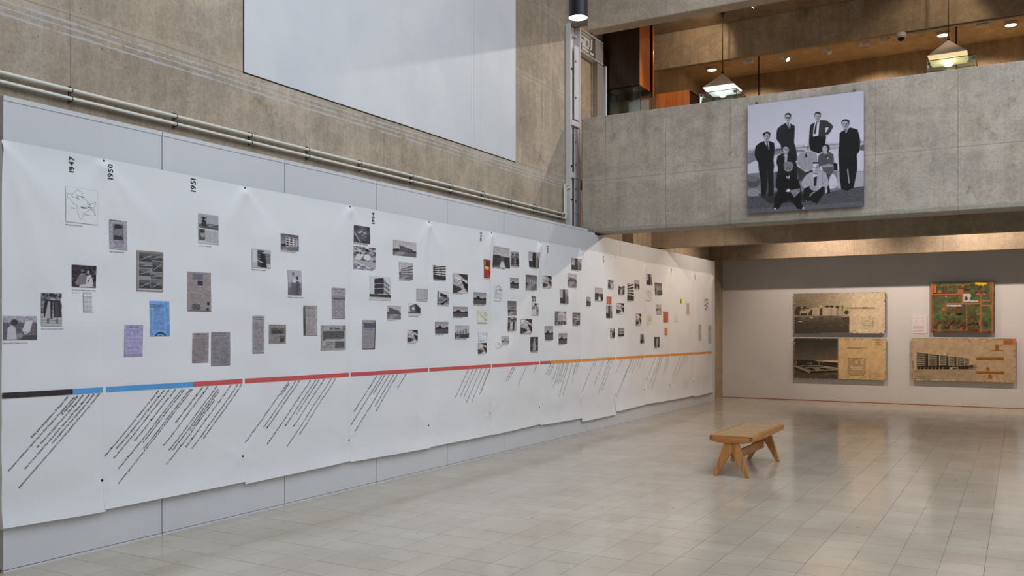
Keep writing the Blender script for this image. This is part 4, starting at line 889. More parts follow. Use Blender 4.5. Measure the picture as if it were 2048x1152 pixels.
for n, (k, u0, v0, u1, v1, lab) in enumerate(PR):
    xf = XP+.02
    a, b = onX(u0, v0, xf), onX(u0, v1, xf); c = onX(u1, v0, xf); y0, y1, z1, z0 = a[1], c[1], a[2], b[2]
    big = u1 < 1085
    W = int(max(8, (u1-u0)*(1.15 if big else 1.3))); H = int(max(8, (v1-v0)*1.15))
    A = news(W, H, NEWS[k][0], n, NEWS[k][1], NEWS[k][2], NEWS[k][3]) if k in NEWS else (custom(k, W, H) or pic(k, W, H, n+11))
    i = bidx((u0+u1)/2)
    def place(s, t, y0=y0, y1=y1, z0=z0, z1=z1):
        y = y0+(y1-y0)*s; z = z0+(z1-z0)*t; return (0, y, z)
    o = print_mesh('printed_picture', A, place, M['print'])
    co = np.empty(len(o.data.vertices)*3, np.float32); o.data.vertices.foreach_get('co', co); co = co.reshape(-1, 3)
    co[:, 0] = XP+drape(co[:, 1], co[:, 2])+.0040; o.data.vertices.foreach_set('co', co.ravel()); o.data.update()
    child_fix(o, BAN[i])
    if lab: o['label'] = lab
    if k in CAP: write(i, CAP[k], y0, z0-.024, 0, .0175, right=False, bold=.02, name='caption', fit=(y1-y0)*dict(map=.52, wedding=1, graduates=1.07, painter=.72, vanyear=.72, couple=1.15, village=.6, passport=.82)[k])
    elif k not in ('textcol', 'textstrip', 'yellow', 'magazine', 'blue', 'purple', 'photopage', 'tribune', 'frontpage', 'n1', 'n2', 'n3', 'n4', 'n5', 'n6', 'stripe', 'scrapbook', 'inkstrip'):
        wd = (y1-y0)*rr.uniform(.6, .98); write(i, 'Eulie Chowdhury Chandigarh', y0, z0-.017, 0, .012, right=False, bold=.01, fit=wd, name='caption') if wd/.0085 < 40 else None
    if k == 'map': write(i, 'INDIA', y0+.47*(y1-y0), z0+.43*(z1-z0), 0, .018, right=False, bold=.01, lift=.0060)
    if k == 'tribune': write(i, 'The Tribune', y0+.32*(y1-y0), z0+.83*(z1-z0), 0, .03, right=False, bold=.01, fit=.42*(y1-y0), lift=.0060)
    if k == 'wedding': write(i, 'New Jersey, USA', y0, z0-.045, 0, .0155, right=False, bold=.01, name='caption', fit=.34*(y1-y0))
    if k == 'blue':
        for q, tt in enumerate(('FIRST BUILDING IN', "PUNJAB'S NEW", 'CAPITAL SITE')): write(i, tt, y0+.18*(y1-y0), z0+(.845-.055*q)*(z1-z0), 0, .012, right=False, bold=.01, lift=.0060, fit=(.5, .36, .34)[q]*(y1-y0))

# ------------------------------------------------------------------ conduits, clamps, bulkhead light on the left wall
def bend(pts, r=.05, n=5):
    out = [Vector(pts[0])]
    for a, b, c in zip(pts, pts[1:], pts[2:]):
        a, b, c = Vector(a), Vector(b), Vector(c); p = b+(a-b).normalized()*r; q = b+(c-b).normalized()*r
        for k in range(n+1):
            t = k/n; out.append(p*(1-t)**2+b*2*t*(1-t)+q*t*t)
    return out+[Vector(pts[-1])]
px = XW+.035
clampy = [onX(u, v, XW)[1] for u, v in ((138, 190), (347, 245), (497, 280), (612, 305), (717, 332), (820, 355), (899, 375), (963, 392), (1017, 403), (1066, 418), (1117, 430))]
for nm, z, yend, lb in (('upper', 3.515, 12.81, 'upper of the two long cream conduit pipes above the panels'), ('lower', 3.447, 12.86, 'lower of the two long cream conduit pipes above the panels')):
    root = tag(empty('conduit_pipe', (XW, 6, z)), lb, 'pipe', 'cream conduits on the left wall')
    ztop = 4.0 if nm == 'upper' else 3.95
    o = MB().tube(bend([(px, 1.0, z), (px, yend, z), (px, yend, ztop), (px+.07, yend+.03, ztop)]), .0165, 12).obj('pipe', M['pipe'], smooth=True); child_fix(o, root)
    for y in clampy:
        mb = MB(); ring = [(px+.019*math.cos(a), y, z+.019*math.sin(a)) for a in [i*math.pi/6 for i in range(13)]]
        for a, b in zip(ring, ring[1:]): mb.tube([a, b], .004, 5)
        mb.box(XW, XW+.012, y-.009, y+.009, z-.034, z+.034).tube([(XW+.012, y, z+.028), (XW+.03, y, z+.028)], .004, 6)
        child_fix(mb.obj('clamp', M['galv']), root)
    for y in (onX(308, 230, XW)[1], onX(800, 350, XW)[1]):
        child_fix(MB().tube([(px, y-.05, z), (px, y+.05, z)], .0175, 12).obj('coupling', M['pipe'], smooth=True), root)
a, b = onX(292, 262, XW), onX(338, 270, XW)
root = tag(empty('bulkhead_light', (XW, a[1], 3.1)), 'small white bulkhead light half hidden behind the panelled wall', 'wall light')
child_fix(MB().box(XW, XW+.06, a[1], b[1], 3.02, 3.245).obj('housing', M['whiteplastic'], bevel=.006), root)
mb = MB().lathe([(.085, 0), (.085, .02), (.07, .045), (.035, .06), (.001, .064)], (0, 0, 0), 20); cy = (a[1]+b[1])/2+.03
mb.v = [(XW+.06+z, cy+x, 3.125+y) for x, y, z in mb.v]; child_fix(mb.obj('dome', M['whiteplastic'], smooth=True), root)

# ------------------------------------------------------------------ steel stanchion at the corner, with pipes in its web
root = tag(empty('steel_column', (-6.4, 12.8, 0)), 'pale painted steel column in the corner beside the balcony', 'column')
for nm, bx in (('flange', (XW+.005, -6.36, 12.90, 12.918)), ('flange', (XW+.005, -6.325, 13.19, 13.208)), ('web', (XW+.005, -6.43, 12.918, 13.19))):
    child_fix(MB().box(*bx, 0, 6.655).obj(nm, M['steelpaint'], bevel=.003), root)
for z in (4.98, 4.12): child_fix(MB().box(-6.43, -6.335, 12.918, 13.19, z, z+.09).obj('stiffener', M['steelpaint'], bevel=.004), root)
child_fix(MB().box(-6.36, -6.345, 13.03, 13.19, 5.10, 6.32).obj('cover_plate', M['steelpaint'], bevel=.003), root)
child_fix(MB().box(-6.36, -6.345, 13.03, 13.19, 3.55, 4.95).obj('cover_plate', M['steelpaint'], bevel=.003), root)
child_fix(MB().box(-6.36, -6.345, 13.03, 13.19, 2.9, 3.54).obj('cover_plate', M['steelpaint'], bevel=.003), root)
for z in (6.05, 5.45, 4.72, 4.35, 3.95, 3.75): child_fix(MB().tube([(-6.345, 13.05, z), (-6.325, 13.05, z)], .012, 8).obj('bolt', M['galv']), root)
root = tag(empty('conduit_pipe', (-6.39, 12.98, 3)), 'cream upright pipe running inside the steel column', 'pipe')
child_fix(MB().tube(bend([(-6.39, 12.985, 2.9), (-6.39, 12.985, 6.50), (-6.39, 13.18, 6.50)], .08), .018, 10).obj('pipe', M['pipe'], smooth=True), root)
for z in (5.05, 5.9, 4.3, 3.75): child_fix(MB().tube([(-6.39, 12.985, z), (-6.39, 12.985, z+.035)], .0215, 10).obj('coupling', M['darkmetal'], smooth=True), root)
root = tag(empty('steel_channel', (-6.36, 13.5, 6.27)), 'horizontal pale steel channel running back from the column top', 'channel')
for bx in ((XW+.005, -6.33, 13.212, 14.16, 6.645, 6.662), (XW+.005, -6.33, 13.212, 14.16, 6.27, 6.287), (XW+.005, -6.44, 13.212, 14.16, 6.287, 6.645)):
    child_fix(MB().box(*bx).obj('flange' if bx[5]-bx[4] < .1 else 'web', M['steelpaint'], bevel=.003), root)
child_fix(MB().box(-6.35, -6.33, 13.212, 13.235, 6.287, 6.645).obj('stiffener', M['steelpaint']), root)
child_fix(MB().box(XW+.005, -6.335, 13.82, 14.16, 6.29, 6.642).obj('cover_plate', simple('dull_brown_board', rgb(150, 140, 136), .6)), root)  # plate in a duller brown-grey than the steel paint
for z, y1, up in ((6.42, 13.72, True), (6.36, 13.78, False)):
    root = tag(empty('conduit_pipe', (-6.37, 13.3, z)), 'short cream pipe in the steel channel, '+('upper, with a looped end' if up else 'lower, straight'), 'pipe')
    pts = [(-6.37, 13.25, z), (-6.37, y1, z)]+([(-6.37, y1, 6.6)] if up else [])
    child_fix(MB().tube(bend(pts, .07) if up else pts, .023, 10).obj('pipe', M['pipe'], smooth=True), root)
    for y in (13.29, 13.6): child_fix(MB().tube([(-6.37, y, z), (-6.37, y+.02, z)], .027, 10).obj('coupling', M['darkmetal'], smooth=True), root)
tag(MB().tube([(-6.35, 13.25, 6.60), (-6.35, 13.62, 6.60)], .013, 8).obj('fluorescent_tube', simple('old_tube_white', rgb(190, 192, 170), .3), smooth=True), 'thin pale tube under the top of the steel channel', 'tube')
tag(MB().box(-6.41, -6.30, 14.19, 14.23, 4.13, 6.265).obj('upright_post', M['plaster'], bevel=.004), 'bright cream post left of the glass showcase, below the steel channel', 'post')

# ------------------------------------------------------------------ hanging cylinder lamp
lx, ly = -3.92, 8.13
root = tag(empty('cylinder_lamp', (lx, ly, 4.83)), 'black cylindrical lamp hanging from above with a bright white underside', 'lamp')
child_fix(MB().lathe([(.093, .012), (.100, 0), (.100, 1.15), (.001, 1.17)], (lx, ly, 4.83), 40).obj('shade', M['black'], smooth=True), root)
child_fix(MB().lathe([(.001, 0), (.094, 0), (.094, .012)], (lx, ly, 4.836), 40).obj('diffuser', M['glow'], smooth=True), root)
child_fix(MB().tube([(lx, ly, 5.98), (lx, ly, 9.6)], .006, 8).obj('cord', M['darkmetal'], smooth=True), root)
spot('cylinder_lamp_light', (lx, ly, 4.80), (lx, ly, 0), 18, (1, .96, .9), 75, .8, .09)

# ------------------------------------------------------------------ bench
bx0, bx1, by0, by1, bz = -3.02, -2.54, 9.655, 11.12, .458
root = tag(empty('bench', ((bx0+bx1)/2, (by0+by1)/2, 0)), 'low teak bench with woven cane seat and inverted V legs', 'bench')
def bch(mb, nm, mat, bev=.004, lab=None):
    o = child_fix(mb.obj(nm, mat, bevel=bev), root)
    if lab: o['label'] = lab
    return o
t = .038; hz = .062; xm = (bx0+bx1)/2
for y0, s in ((by0, 1), (by1-t, 1)):
    pts = [(bx0, y0, bz), (bx0, y0, bz-hz), (xm-.13, y0, bz-hz-.022), (xm+.13, y0, bz-hz-.022), (bx1, y0, bz-hz), (bx1, y0, bz)]
    bch(MB().prism(pts, (0, 1, 0), t), 'end_rail', M['teakX'])
for x0 in (bx0, bx1-t):
    pts = [(x0, by0+t, bz), (x0, by0+t, bz-hz), (x0, by0+.42, bz-hz-.006), (x0, by1-.42, bz-hz-.006), (x0, by1-t, bz-hz), (x0, by1-t, bz)]
    bch(MB().prism(pts, (1, 0, 0), t), 'side_rail', M['teakY'])
    for ye in (by0-.0012, by1-.01):
        for k in range(2): bch(MB().box(x0-(.0012 if x0 == bx0 else -.0012), x0+t+(-.0012 if x0 == bx0 else .0012), ye, ye+.0115, bz-.022-k*.022, bz-.012-k*.022), 'finger_joint', M['endgrain'], 0, 'dark end grain of the corner joint')
for k in range(2):
    y = by0+(by1-by0)*(k+1)/3; bch(MB().box(bx0+t, bx1-t, y-.014, y+.014, bz-.03, bz-.006).box(bx0+t, bx1-t, y-.005, y+.005, bz-.006, bz+.0026), 'cross_rail', M['teakX'], 0)
nseg = 3; ys = [by0+t]+[by0+(by1-by0)*(k+1)/3 for k in range(2)]+[by1-t]
for a, b in zip(ys, ys[1:]):
    mb = MB(); N = 10
    for j in range(N+1):
        for i in range(N+1):
            x = bx0+t+(bx1-bx0-2*t)*i/N; y = a+.004+(b-a-.008)*j/N
            mb.v.append((x, y, bz-.001-.004*math.sin(math.pi*i/N)*math.sin(math.pi*j/N)))
    mb.f = [(j*(N+1)+i, j*(N+1)+i+1, (j+1)*(N+1)+i+1, (j+1)*(N+1)+i) for j in range(N) for i in range(N)]; mb.m = [0]*len(mb.f)
    o = child_fix(mb.obj('cane_panel', M['cane'], smooth=True), root); o['label'] = 'woven cane seat panel'
# fine cane strands, real geometry joined into one part
mb = MB(); sp = .012
n = int((bx1-bx0-2*t)/sp)
for i in range(1, n):
    x = bx0+t+i*sp; mb.box(x-.0022, x+.0022, by0+t, by1-t, bz-.0020, bz+.0008)
n = int((by1-by0-2*t)/sp)
for i in range(1, n):
    y = by0+t+i*sp; mb.box(bx0+t, bx1-t, y-.0022, y+.0022, bz-.0010, bz+.0016)
o = bch(mb, 'cane_strands', M['cane'], 0); o['kind'] = 'stuff'
for y0 in (by0+.012, by1-.012-.036):
    for s in (-1, 1):
        # tapered leg: wide under the rail, narrow at the foot
        tp = bz-hz-.014
        pts = [(xm+s*.0015, y0, tp), (xm+s*.078, y0, tp), (xm+s*.094, y0, tp-.035), (xm+s*.203, y0, 0), (xm+s*.158, y0, 0), (xm+s*.0015, y0, tp-.115)]
        bch(MB().prism(pts, (0, 1, 0), .036), 'leg', M['teakZ'], .005)
bch(MB().box(xm-.016, xm+.016, by0+.048, by1-.048, .165, .262), 'stretcher', M['teakY'])

# ------------------------------------------------------------------ mounted boards on the back wall
def frame_fn(x0, x1, z0, z1, y, sc, ox, oy):
    def fn(a, b):
        p = onY(ox+a/sc, oy+b/sc, y); return ((p[0]-x0)/(x1-x0), (z1-p[2])/(z1-z0))
    return fn
def board(name, label, x0, x1, z0, z1, yf, art, thick=.045, cat='board', group=None, parts=()):
    root = tag(empty(name, ((x0+x1)/2, yf+thick, z0)), label, cat, group)
    child_fix(MB().box(x0, x1, yf, yf+thick, z0, z1).obj('panel', M['boardedge'], bevel=.004), root)
    child_fix(MB().box(x0+.12, x1-.12, yf+thick, YB, z0+.12, z0+.18).box(x0+.12, x1-.12, yf+thick, YB, z1-.18, z1-.12).obj('wall_batten', M['boardedge']), root)
    o = print_mesh('printed_face', art, lambda s, t: (x0+.002+(x1-x0-.004)*s, yf-.0015, z0+.002+(z1-z0-.004)*t), M['print_board']); child_fix(o, root)
    return root
M['boardedge'] = simple('worn_board_edge', rgb(88, 62, 44), .7)
BF = YB-.085
SEP = lambda v: (v, v*.905, v*.76)
def aged(A, edge=True, n=90):
    R = A.rng
    for k in range(n):
        x, y = R.rand(), R.rand(); A.ell(x, y, R.uniform(.001, .004), R.uniform(.002, .007), SEP(R.choice([70, 110, 225])), R.uniform(.3, .9), n=6)
    for k in range(130):
        e = R.randint(4); t_ = R.rand(); d = R.uniform(0, .015); x, y = ((t_, d), (t_, 1-d), (d*.5, t_), (1-d*.5, t_))[e]
        A.ell(x, y, R.uniform(.003, .012), R.uniform(.004, .016), (120, 84, 54) if R.rand() < .7 else (225, 205, 170), R.uniform(.3, .8), n=7)
    A.noise(.03, 1); A.noise(.025, 6)
# board 1: museum by the water
x0, x1, z0, z1 = -4.516, -2.56, 1.542, 2.449
A = Art(236, 108, SEP(222)); A.rng = np.random.RandomState(1)
def UN(A, fn, f):
    A.fn = fn; f(); A.fn = lambda u, v: (u, v)
F1 = frame_fn(x0, x1, z0, z1, BF, 10.24, 1580, 580)
def art1():
    for k in range(24):
        t_ = k/23; A.rect(80+1150*t_, 60, 80+1150*(t_+1/23), 545, SEP(128+80*t_**1.3))
    A.vgrad(80, 60, 560, 200, SEP(140), SEP(126)); 
    for k in range(24):
        t_ = k/23; A.rect(80+480*t_, 60, 80+480*(t_+1/23), 200, SEP(140+8*t_))
    for k in range(20): A.rect(560, 60+24*k*.0+0, 1230, 61, SEP(200), 0)
    for k in range(26): A.rect(80, 545+13*k, 1215, 545+13*(k+1)+1, SEP(84-14*k/25))
    A.rect(1215, 545, 1235, 885, SEP(205), .5)
    for x, y, r, h in ((170, 430, 62, 100), (130, 450, 50, 70), (300, 385, 36, 55), (365, 390, 24, 30), (760, 345, 48, 32), (850, 345, 40, 32), (970, 352, 42, 30), (1155, 460, 52, 44)):
        A.ell(x, y, r, h, SEP(72), 1, n=9); A.ell(x+r*.3, y-h*.5, r*.6, h*.5, SEP(62), .9, n=7)
    A.poly([(1030, 370), (1072, 295), (1115, 350), (1110, 410), (1060, 400)], (176, 180, 96)); A.ell(1072, 345, 26, 32, (96, 104, 66), .9, n=7); A.ell(1165, 370, 34, 34, (170, 158, 110), .7, n=8)
    A.poly([(490, 330), (600, 315), (720, 325), (720, 365), (480, 365)], SEP(160)); A.rect(604, 318, 660, 350, SEP(205))
    for p, c in (([(200, 428), (330, 425), (335, 520), (200, 520)], 188), ([(215, 476), (345, 474), (345, 520), (215, 520)], 66), ([(340, 395), (450, 388), (450, 520), (350, 520)], 176), ([(430, 392), (455, 390), (455, 520), (360, 520)], 72),
                 ([(455, 370), (612, 372), (612, 520), (455, 520)], 182), ([(606, 372), (660, 362), (660, 520), (610, 525)], 66), ([(660, 358), (840, 362), (838, 518), (660, 520)], 190), ([(850, 368), (965, 372), (962, 516), (850, 518)], 186), ([(972, 378), (1068, 380), (1065, 512), (972, 515)], 182)):
        A.poly(p, SEP(c))
    for x in (836, 962, 1070): A.rect(x, 375, x+11, 510, SEP(62)); A.rect(x, 438, x+11, 452, SEP(215))
    for xa, xb, y in ((200, 340, 428), (285, 445, 398), (455, 640, 374), (660, 840, 362), (845, 965, 374)): A.line([(xa, y), (xb, y)], 9, SEP(214))
    A.poly([(80, 530), (1215, 512), (1215, 532), (80, 548)], SEP(150)); A.line([(560, 545), (1050, 538)], 8, SEP(62))
    for x, wd in ((205, 130), (360, 80), (455, 150), (662, 175), (850, 110), (972, 90)):
        for k in range(11): A.rect(x+A.rng.uniform(-4, 14), 552+k*14, x+wd-A.rng.uniform(0, 20), 552+k*14+9, SEP(140-k*6), .85-k*.05)
    for k in range(60): x, y = A.rng.uniform(300, 1200), A.rng.uniform(600, 760); A.line([(x, y), (x+A.rng.uniform(10, 50), y+2)], 6, SEP(150), .5)
    A.line([(425, 568), (465, 568)], 14, 235); A.line([(168, 640), (240, 650)], 14, 235)
    A.rect(1212, 355, 1745, 385, SEP(160)); 
    for k in range(26): A.line([(1215+k*20.5, 350), (1215+k*20.5, 388)], 4, SEP(110), .7)
    A.rect(1475, 350, 1575, 384, SEP(95), .6)
    for q in ([(1215, 555), (1325, 555), (1325, 690), (1215, 690)], [(1270, 560), (1270, 640)], [(1285, 565), (1325, 565), (1325, 650), (1285, 650)], [(1290, 605), (1325, 605)]): A.line(q+([q[0]] if len(q) > 3 else []), 5, SEP(125))
    for x, y, a, b in ((1480, 590, 60, 110), (1540, 560, 90, 70), (1610, 550, 90, 40), (1690, 590, 40, 60), (1700, 640, 30, 80), (1500, 640, 90, 80), (1570, 625, 60, 60), (1630, 600, 60, 90), (1520, 720, 60, 80), (1570, 720, 42, 100), (1620, 730, 80, 30), (1660, 690, 50, 70)):
        A.line([(x, y), (x+a, y), (x+a, y+b), (x, y+b), (x, y)], 6, SEP(112), .8)
    A.ell(1640, 650, 32, 55, (226, 196, 150), .7)
    for q in ((1458, 562), (1295, 838), (1335, 838), (1362, 865), (1938, 215)): A.line([(q[0]-9, q[1]+9), (q[0]+9, q[1]-7)], 9, 40)
    A.line([(1020, 205), (1020, 270)], 6, (190, 120, 80), .7); A.line([(90, 82), (470, 72)], 9, (110, 150, 170), .7); A.ell(1290, 102, 16, 9, (170, 110, 70), .8)
    A.rect(1905, 560, 1915, 770, (200, 140, 100), .5)
UN(A, F1, art1); aged(A)
board('mounted_board', 'worn sepia board with a waterside building, upper of two stacked boards', x0, x1, z0, z1, BF, A, group='old display boards on the back wall')
# board 2: sunken court
x0, x1, z0, z1 = -4.512, -2.545, .512, 1.425
A = Art(236, 108, (216, 184, 136)); A.rng = np.random.RandomState(2)
F2 = frame_fn(x0, x1, z0, z1, BF, 10.24, 1580, 670)
def art2():
    for k in range(22): A.rect(80, 60+21*k, 984, 60+21*(k+1)+1, SEP(58+48*(k/21)**1.3))
    A.poly([(80, 505), (250, 510), (440, 518), (700, 545), (984, 565), (984, 670), (80, 640)], SEP(50)); A.poly([(80, 620), (984, 650), (984, 940), (80, 940)], SEP(84), 1, .15)
    A.poly([(80, 620), (130, 620), (420, 740), (410, 790), (80, 660)], SEP(150), 1, .1); A.poly([(230, 632), (650, 630), (640, 655), (300, 662)], SEP(60)); A.line([(230, 628), (660, 628)], 9, SEP(190))
    A.poly([(340, 680), (450, 672), (570, 720), (460, 730)], SEP(46)); A.poly([(300, 662), (680, 650), (984, 710), (984, 730), (430, 742)], SEP(168), .75); A.poly([(340, 680), (450, 676), (540, 722), (450, 732)], SEP(46)); A.poly([(610, 680), (690, 672), (850, 712), (620, 706)], SEP(46))
    A.poly([(680, 628), (984, 680), (984, 700), (680, 655)], SEP(178)); A.poly([(420, 742), (984, 728), (984, 755), (410, 790)], SEP(42)); A.poly([(80, 645), (400, 780), (250, 780), (80, 690)], SEP(56))
    A.poly([(572, 690), (582, 560), (605, 560), (592, 690)], SEP(110)); A.line([(590, 560), (555, 525)], 10, SEP(170)); A.line([(595, 560), (612, 515)], 10, SEP(180)); A.line([(600, 570), (640, 550)], 8, SEP(190))
    for x in (360, 380, 430, 445, 655, 672): A.ell(x, 577 if x < 600 else 560, 8, 6, (225, 195, 140))
    A.line([(115, 530), (138, 565), (110, 600)], 10, (225, 195, 130)); A.line([(700, 815), (984, 790)], 12, SEP(160), .6); A.line([(720, 830), (900, 820)], 10, SEP(60))
    for k in range(40): x, y = A.rng.uniform(90, 980), A.rng.uniform(770, 880); A.line([(x, y), (x+A.rng.uniform(10, 60), y+4)], 6, SEP(A.rng.choice([60, 130])), .4)
    A.line([(984, 65), (984, 800)], 8, (150, 120, 80), .6)
    A.line([(1000, 190), (1945, 215)], 3, (170, 135, 95), .7); A.line([(1110, 235), (1600, 272)], 3, (170, 135, 95), .8)
    for k in range(16): A.rect(1175+k*18, 260, 1187+k*18, 276, (96, 70, 48), .8)
    A.line([(1175, 258), (1465, 268), (1570, 232), (1570, 270), (1500, 262)], 5, (96, 70, 48))
    A.poly([(1190, 475), (1545, 475), (1545, 785), (1515, 790), (1515, 832), (1220, 832), (1215, 790), (1190, 785)], (190, 158, 114)); A.line([(1190, 475), (1545, 475), (1545, 785), (1515, 790), (1515, 832), (1220, 832), (1215, 790), (1190, 785), (1190, 475)], 6, (84, 60, 42))
    A.ell(1360, 553, 56, 56, (96, 76, 56)); A.ell(1360, 553, 47, 47, (206, 184, 146)); A.poly([(1230, 645), (1500, 640), (1500, 730), (1230, 728)], (206, 184, 146)); 
    for k in range(12): A.ell(1240+k*23, 636, 6, 5, (84, 62, 44)); A.ell(1240+k*23, 732, 6, 5, (84, 62, 44))
    A.rect(1450, 500, 1505, 600, (204, 180, 140)); A.rect(1215, 500, 1290, 600, (184, 150, 108), .6); A.ell(1242, 698, 8, 12, (70, 50, 36)); A.line([(1480, 690), (1500, 670)], 8, (80, 60, 42))
    A.line([(970, 842), (1050, 828), (1180, 880)], 5, (150, 120, 84)); A.ell(1480, 305, 9, 16, (196, 100, 60), .8)
    A.columns(1750, 106, 1885, 132, (70, 54, 44), 1, 1, 1); A.columns(1750, 148, 1945, 166, (80, 62, 50), 1, 1, 1); A.line([(1752, 190), (1865, 190)], 7, (80, 62, 50))
    for k in range(260): x, y = A.rng.normal(1740, 90), A.rng.normal(830, 50); A.ell(min(x, 1955), min(y, 905), 6, 5, (150, 112, 74), .6, n=5)
UN(A, F2, art2); aged(A, n=60)
board('mounted_board', 'worn tan board with dark photograph of a sunken court, lower of two stacked boards', x0, x1, z0, z1, BF, A, group='old display boards on the back wall')
# board 4: long block
x0, x1, z0, z1 = -2.032, -.072, .530, 1.442
A = Art(260, 120, (186, 160, 128)); A.rng = np.random.RandomState(4)
F4 = frame_fn(x0, x1, z0, z1, BF, 8.904, 1815, 670)
def art4():
    for k in range(60): x, y = A.rng.uniform(80, 1930), A.rng.uniform(70, 600); A.ell(x, y, 90, 40, SEP(A.rng.choice([168, 190, 196])), .18)
    A.poly([(160, 292), (1095, 405), (1095, 580), (1095, 612), (150, 612)], SEP(92)); A.poly([(115, 350), (162, 292), (162, 612), (120, 610)], SEP(196)); A.poly([(160, 290), (1095, 402), (1095, 414), (160, 308)], SEP(190))
    T = lambda x: 300+(x-160)*.1198; Bt = lambda x: 548+(x-160)*.034
    secs = [(165, 315), (385, 520), (580, 692), (745, 845), (890, 980), (1015, 1090)]
    for a, b in secs:
        A.poly([(a-6, T(a)), (b, T(b)), (b, Bt(b)), (a-6, Bt(a))], SEP(150)); n_ = 6
        for r in range(6):
            for c in range(n_+2):
                xa = a+(b-a)*(c+.12)/(n_+2); xb = a+(b-a)*(c+.85)/(n_+2); k = lambda x, t_: T(x)+8+(Bt(x)-T(x)-8)*t_
                A.poly([(xa, k(xa, (r+.15)/6)), (xb, k(xb, (r+.15)/6)), (xb, k(xb, (r+.72)/6)), (xa, k(xa, (r+.72)/6))], SEP(64))
    for a in (385, 580, 745, 888, 1015): A.poly([(a-14, T(a)-4), (a-3, T(a)-3), (a-3, Bt(a)), (a-14, Bt(a))], SEP(208))
    for a, b in ((318, 372), (523, 566), (696, 732), (848, 874), (983, 1002)):
        A.poly([(a, T(a)+12), (b, T(b)+12), (b, Bt(b)+4), (a, Bt(a)+4)], SEP(58))
        for r in range(6): y = T(a)+12+(Bt(a)-T(a))*(r+.9)/6.3; A.line([(a, y), (b, y+3)], 5, SEP(110), .6)
    A.rect(160, 552, 1095, 612, SEP(50))
    for k in range(8): A.poly([(165+k*66, 575), (178+k*66, 575), (170+k*66, 612), (160+k*66, 612)], SEP(160))
    A.rect(748, 572, 902, 610, SEP(178)); A.rect(800, 582, 890, 608, SEP(70)); A.rect(650, 312, 730, 354, SEP(150)); A.rect(650, 312, 680, 350, SEP(210)); A.line([(90, 470), (105, 610)], 14, SEP(70))
    A.ell(1140, 565, 48, 35, SEP(66), .9); A.ell(1205, 565, 36, 34, SEP(130), .7); A.line([(960, 608), (1220, 610)], 6, SEP(60))
    A.poly([(75, 615), (1220, 612), (1220, 825), (75, 815)], SEP(158), .5)
    for k in range(150):
        x, y = A.rng.uniform(80, 1050)**1, A.rng.uniform(630, 810); A.line([(x, y), (x+A.rng.uniform(40, 200), y+A.rng.uniform(-8, 8))], 7, SEP(A.rng.choice([70, 96, 170])), .3*max(.1, 1-x/1150))
    for s in ([(1220, 398), (1720, 398), (1720, 452), (1220, 452)], [(1222, 645), (1725, 652), (1725, 702), (1222, 690)], [(1565, 178), (1630, 178), (1630, 270), (1565, 270)], [(1490, 268), (1718, 268), (1718, 284), (1490, 284)], [(1575, 160), (1600, 160), (1600, 180), (1575, 180)],
              [(1398, 575), (1440, 572), (1468, 600), (1455, 650), (1425, 640), (1398, 625)], [(1455, 700), (1480, 700), (1515, 738), (1495, 792), (1425, 768)]): A.poly(s, (150, 96, 36), 1, .06)
    for x in range(1225, 1720, 88): A.line([(x, 400), (x, 450)], 4, (120, 74, 28)); A.line([(x, 650), (x, 698)], 4, (120, 74, 28))
    A.rect(1705, 68, 1925, 186, (186, 124, 78)); A.columns(1720, 95, 1890, 170, (100, 60, 40), 1, 4, .9); A.line([(1065, 68), (1135, 135)], 7, (70, 58, 50)); A.ell(1385, 98, 60, 30, (150, 120, 90), .5); A.ell(1360, 96, 22, 14, (220, 200, 170), .8)
    A.ell(1360, 742, 7, 12, (90, 70, 52)); 
    for k in range(30): x = A.rng.uniform(90, 900); A.ell(x, 800+A.rng.uniform(-10, 8), 10, 6, (232, 214, 150), .8, n=5)
    A.line([(75, 812), (850, 822)], 9, (226, 206, 160), .6)
UN(A, F4, art4); aged(A, n=40)
board('mounted_board', 'worn tan board with a photograph of a long slab office building', x0, x1, z0, z1, BF, A, group='old display boards on the back wall')
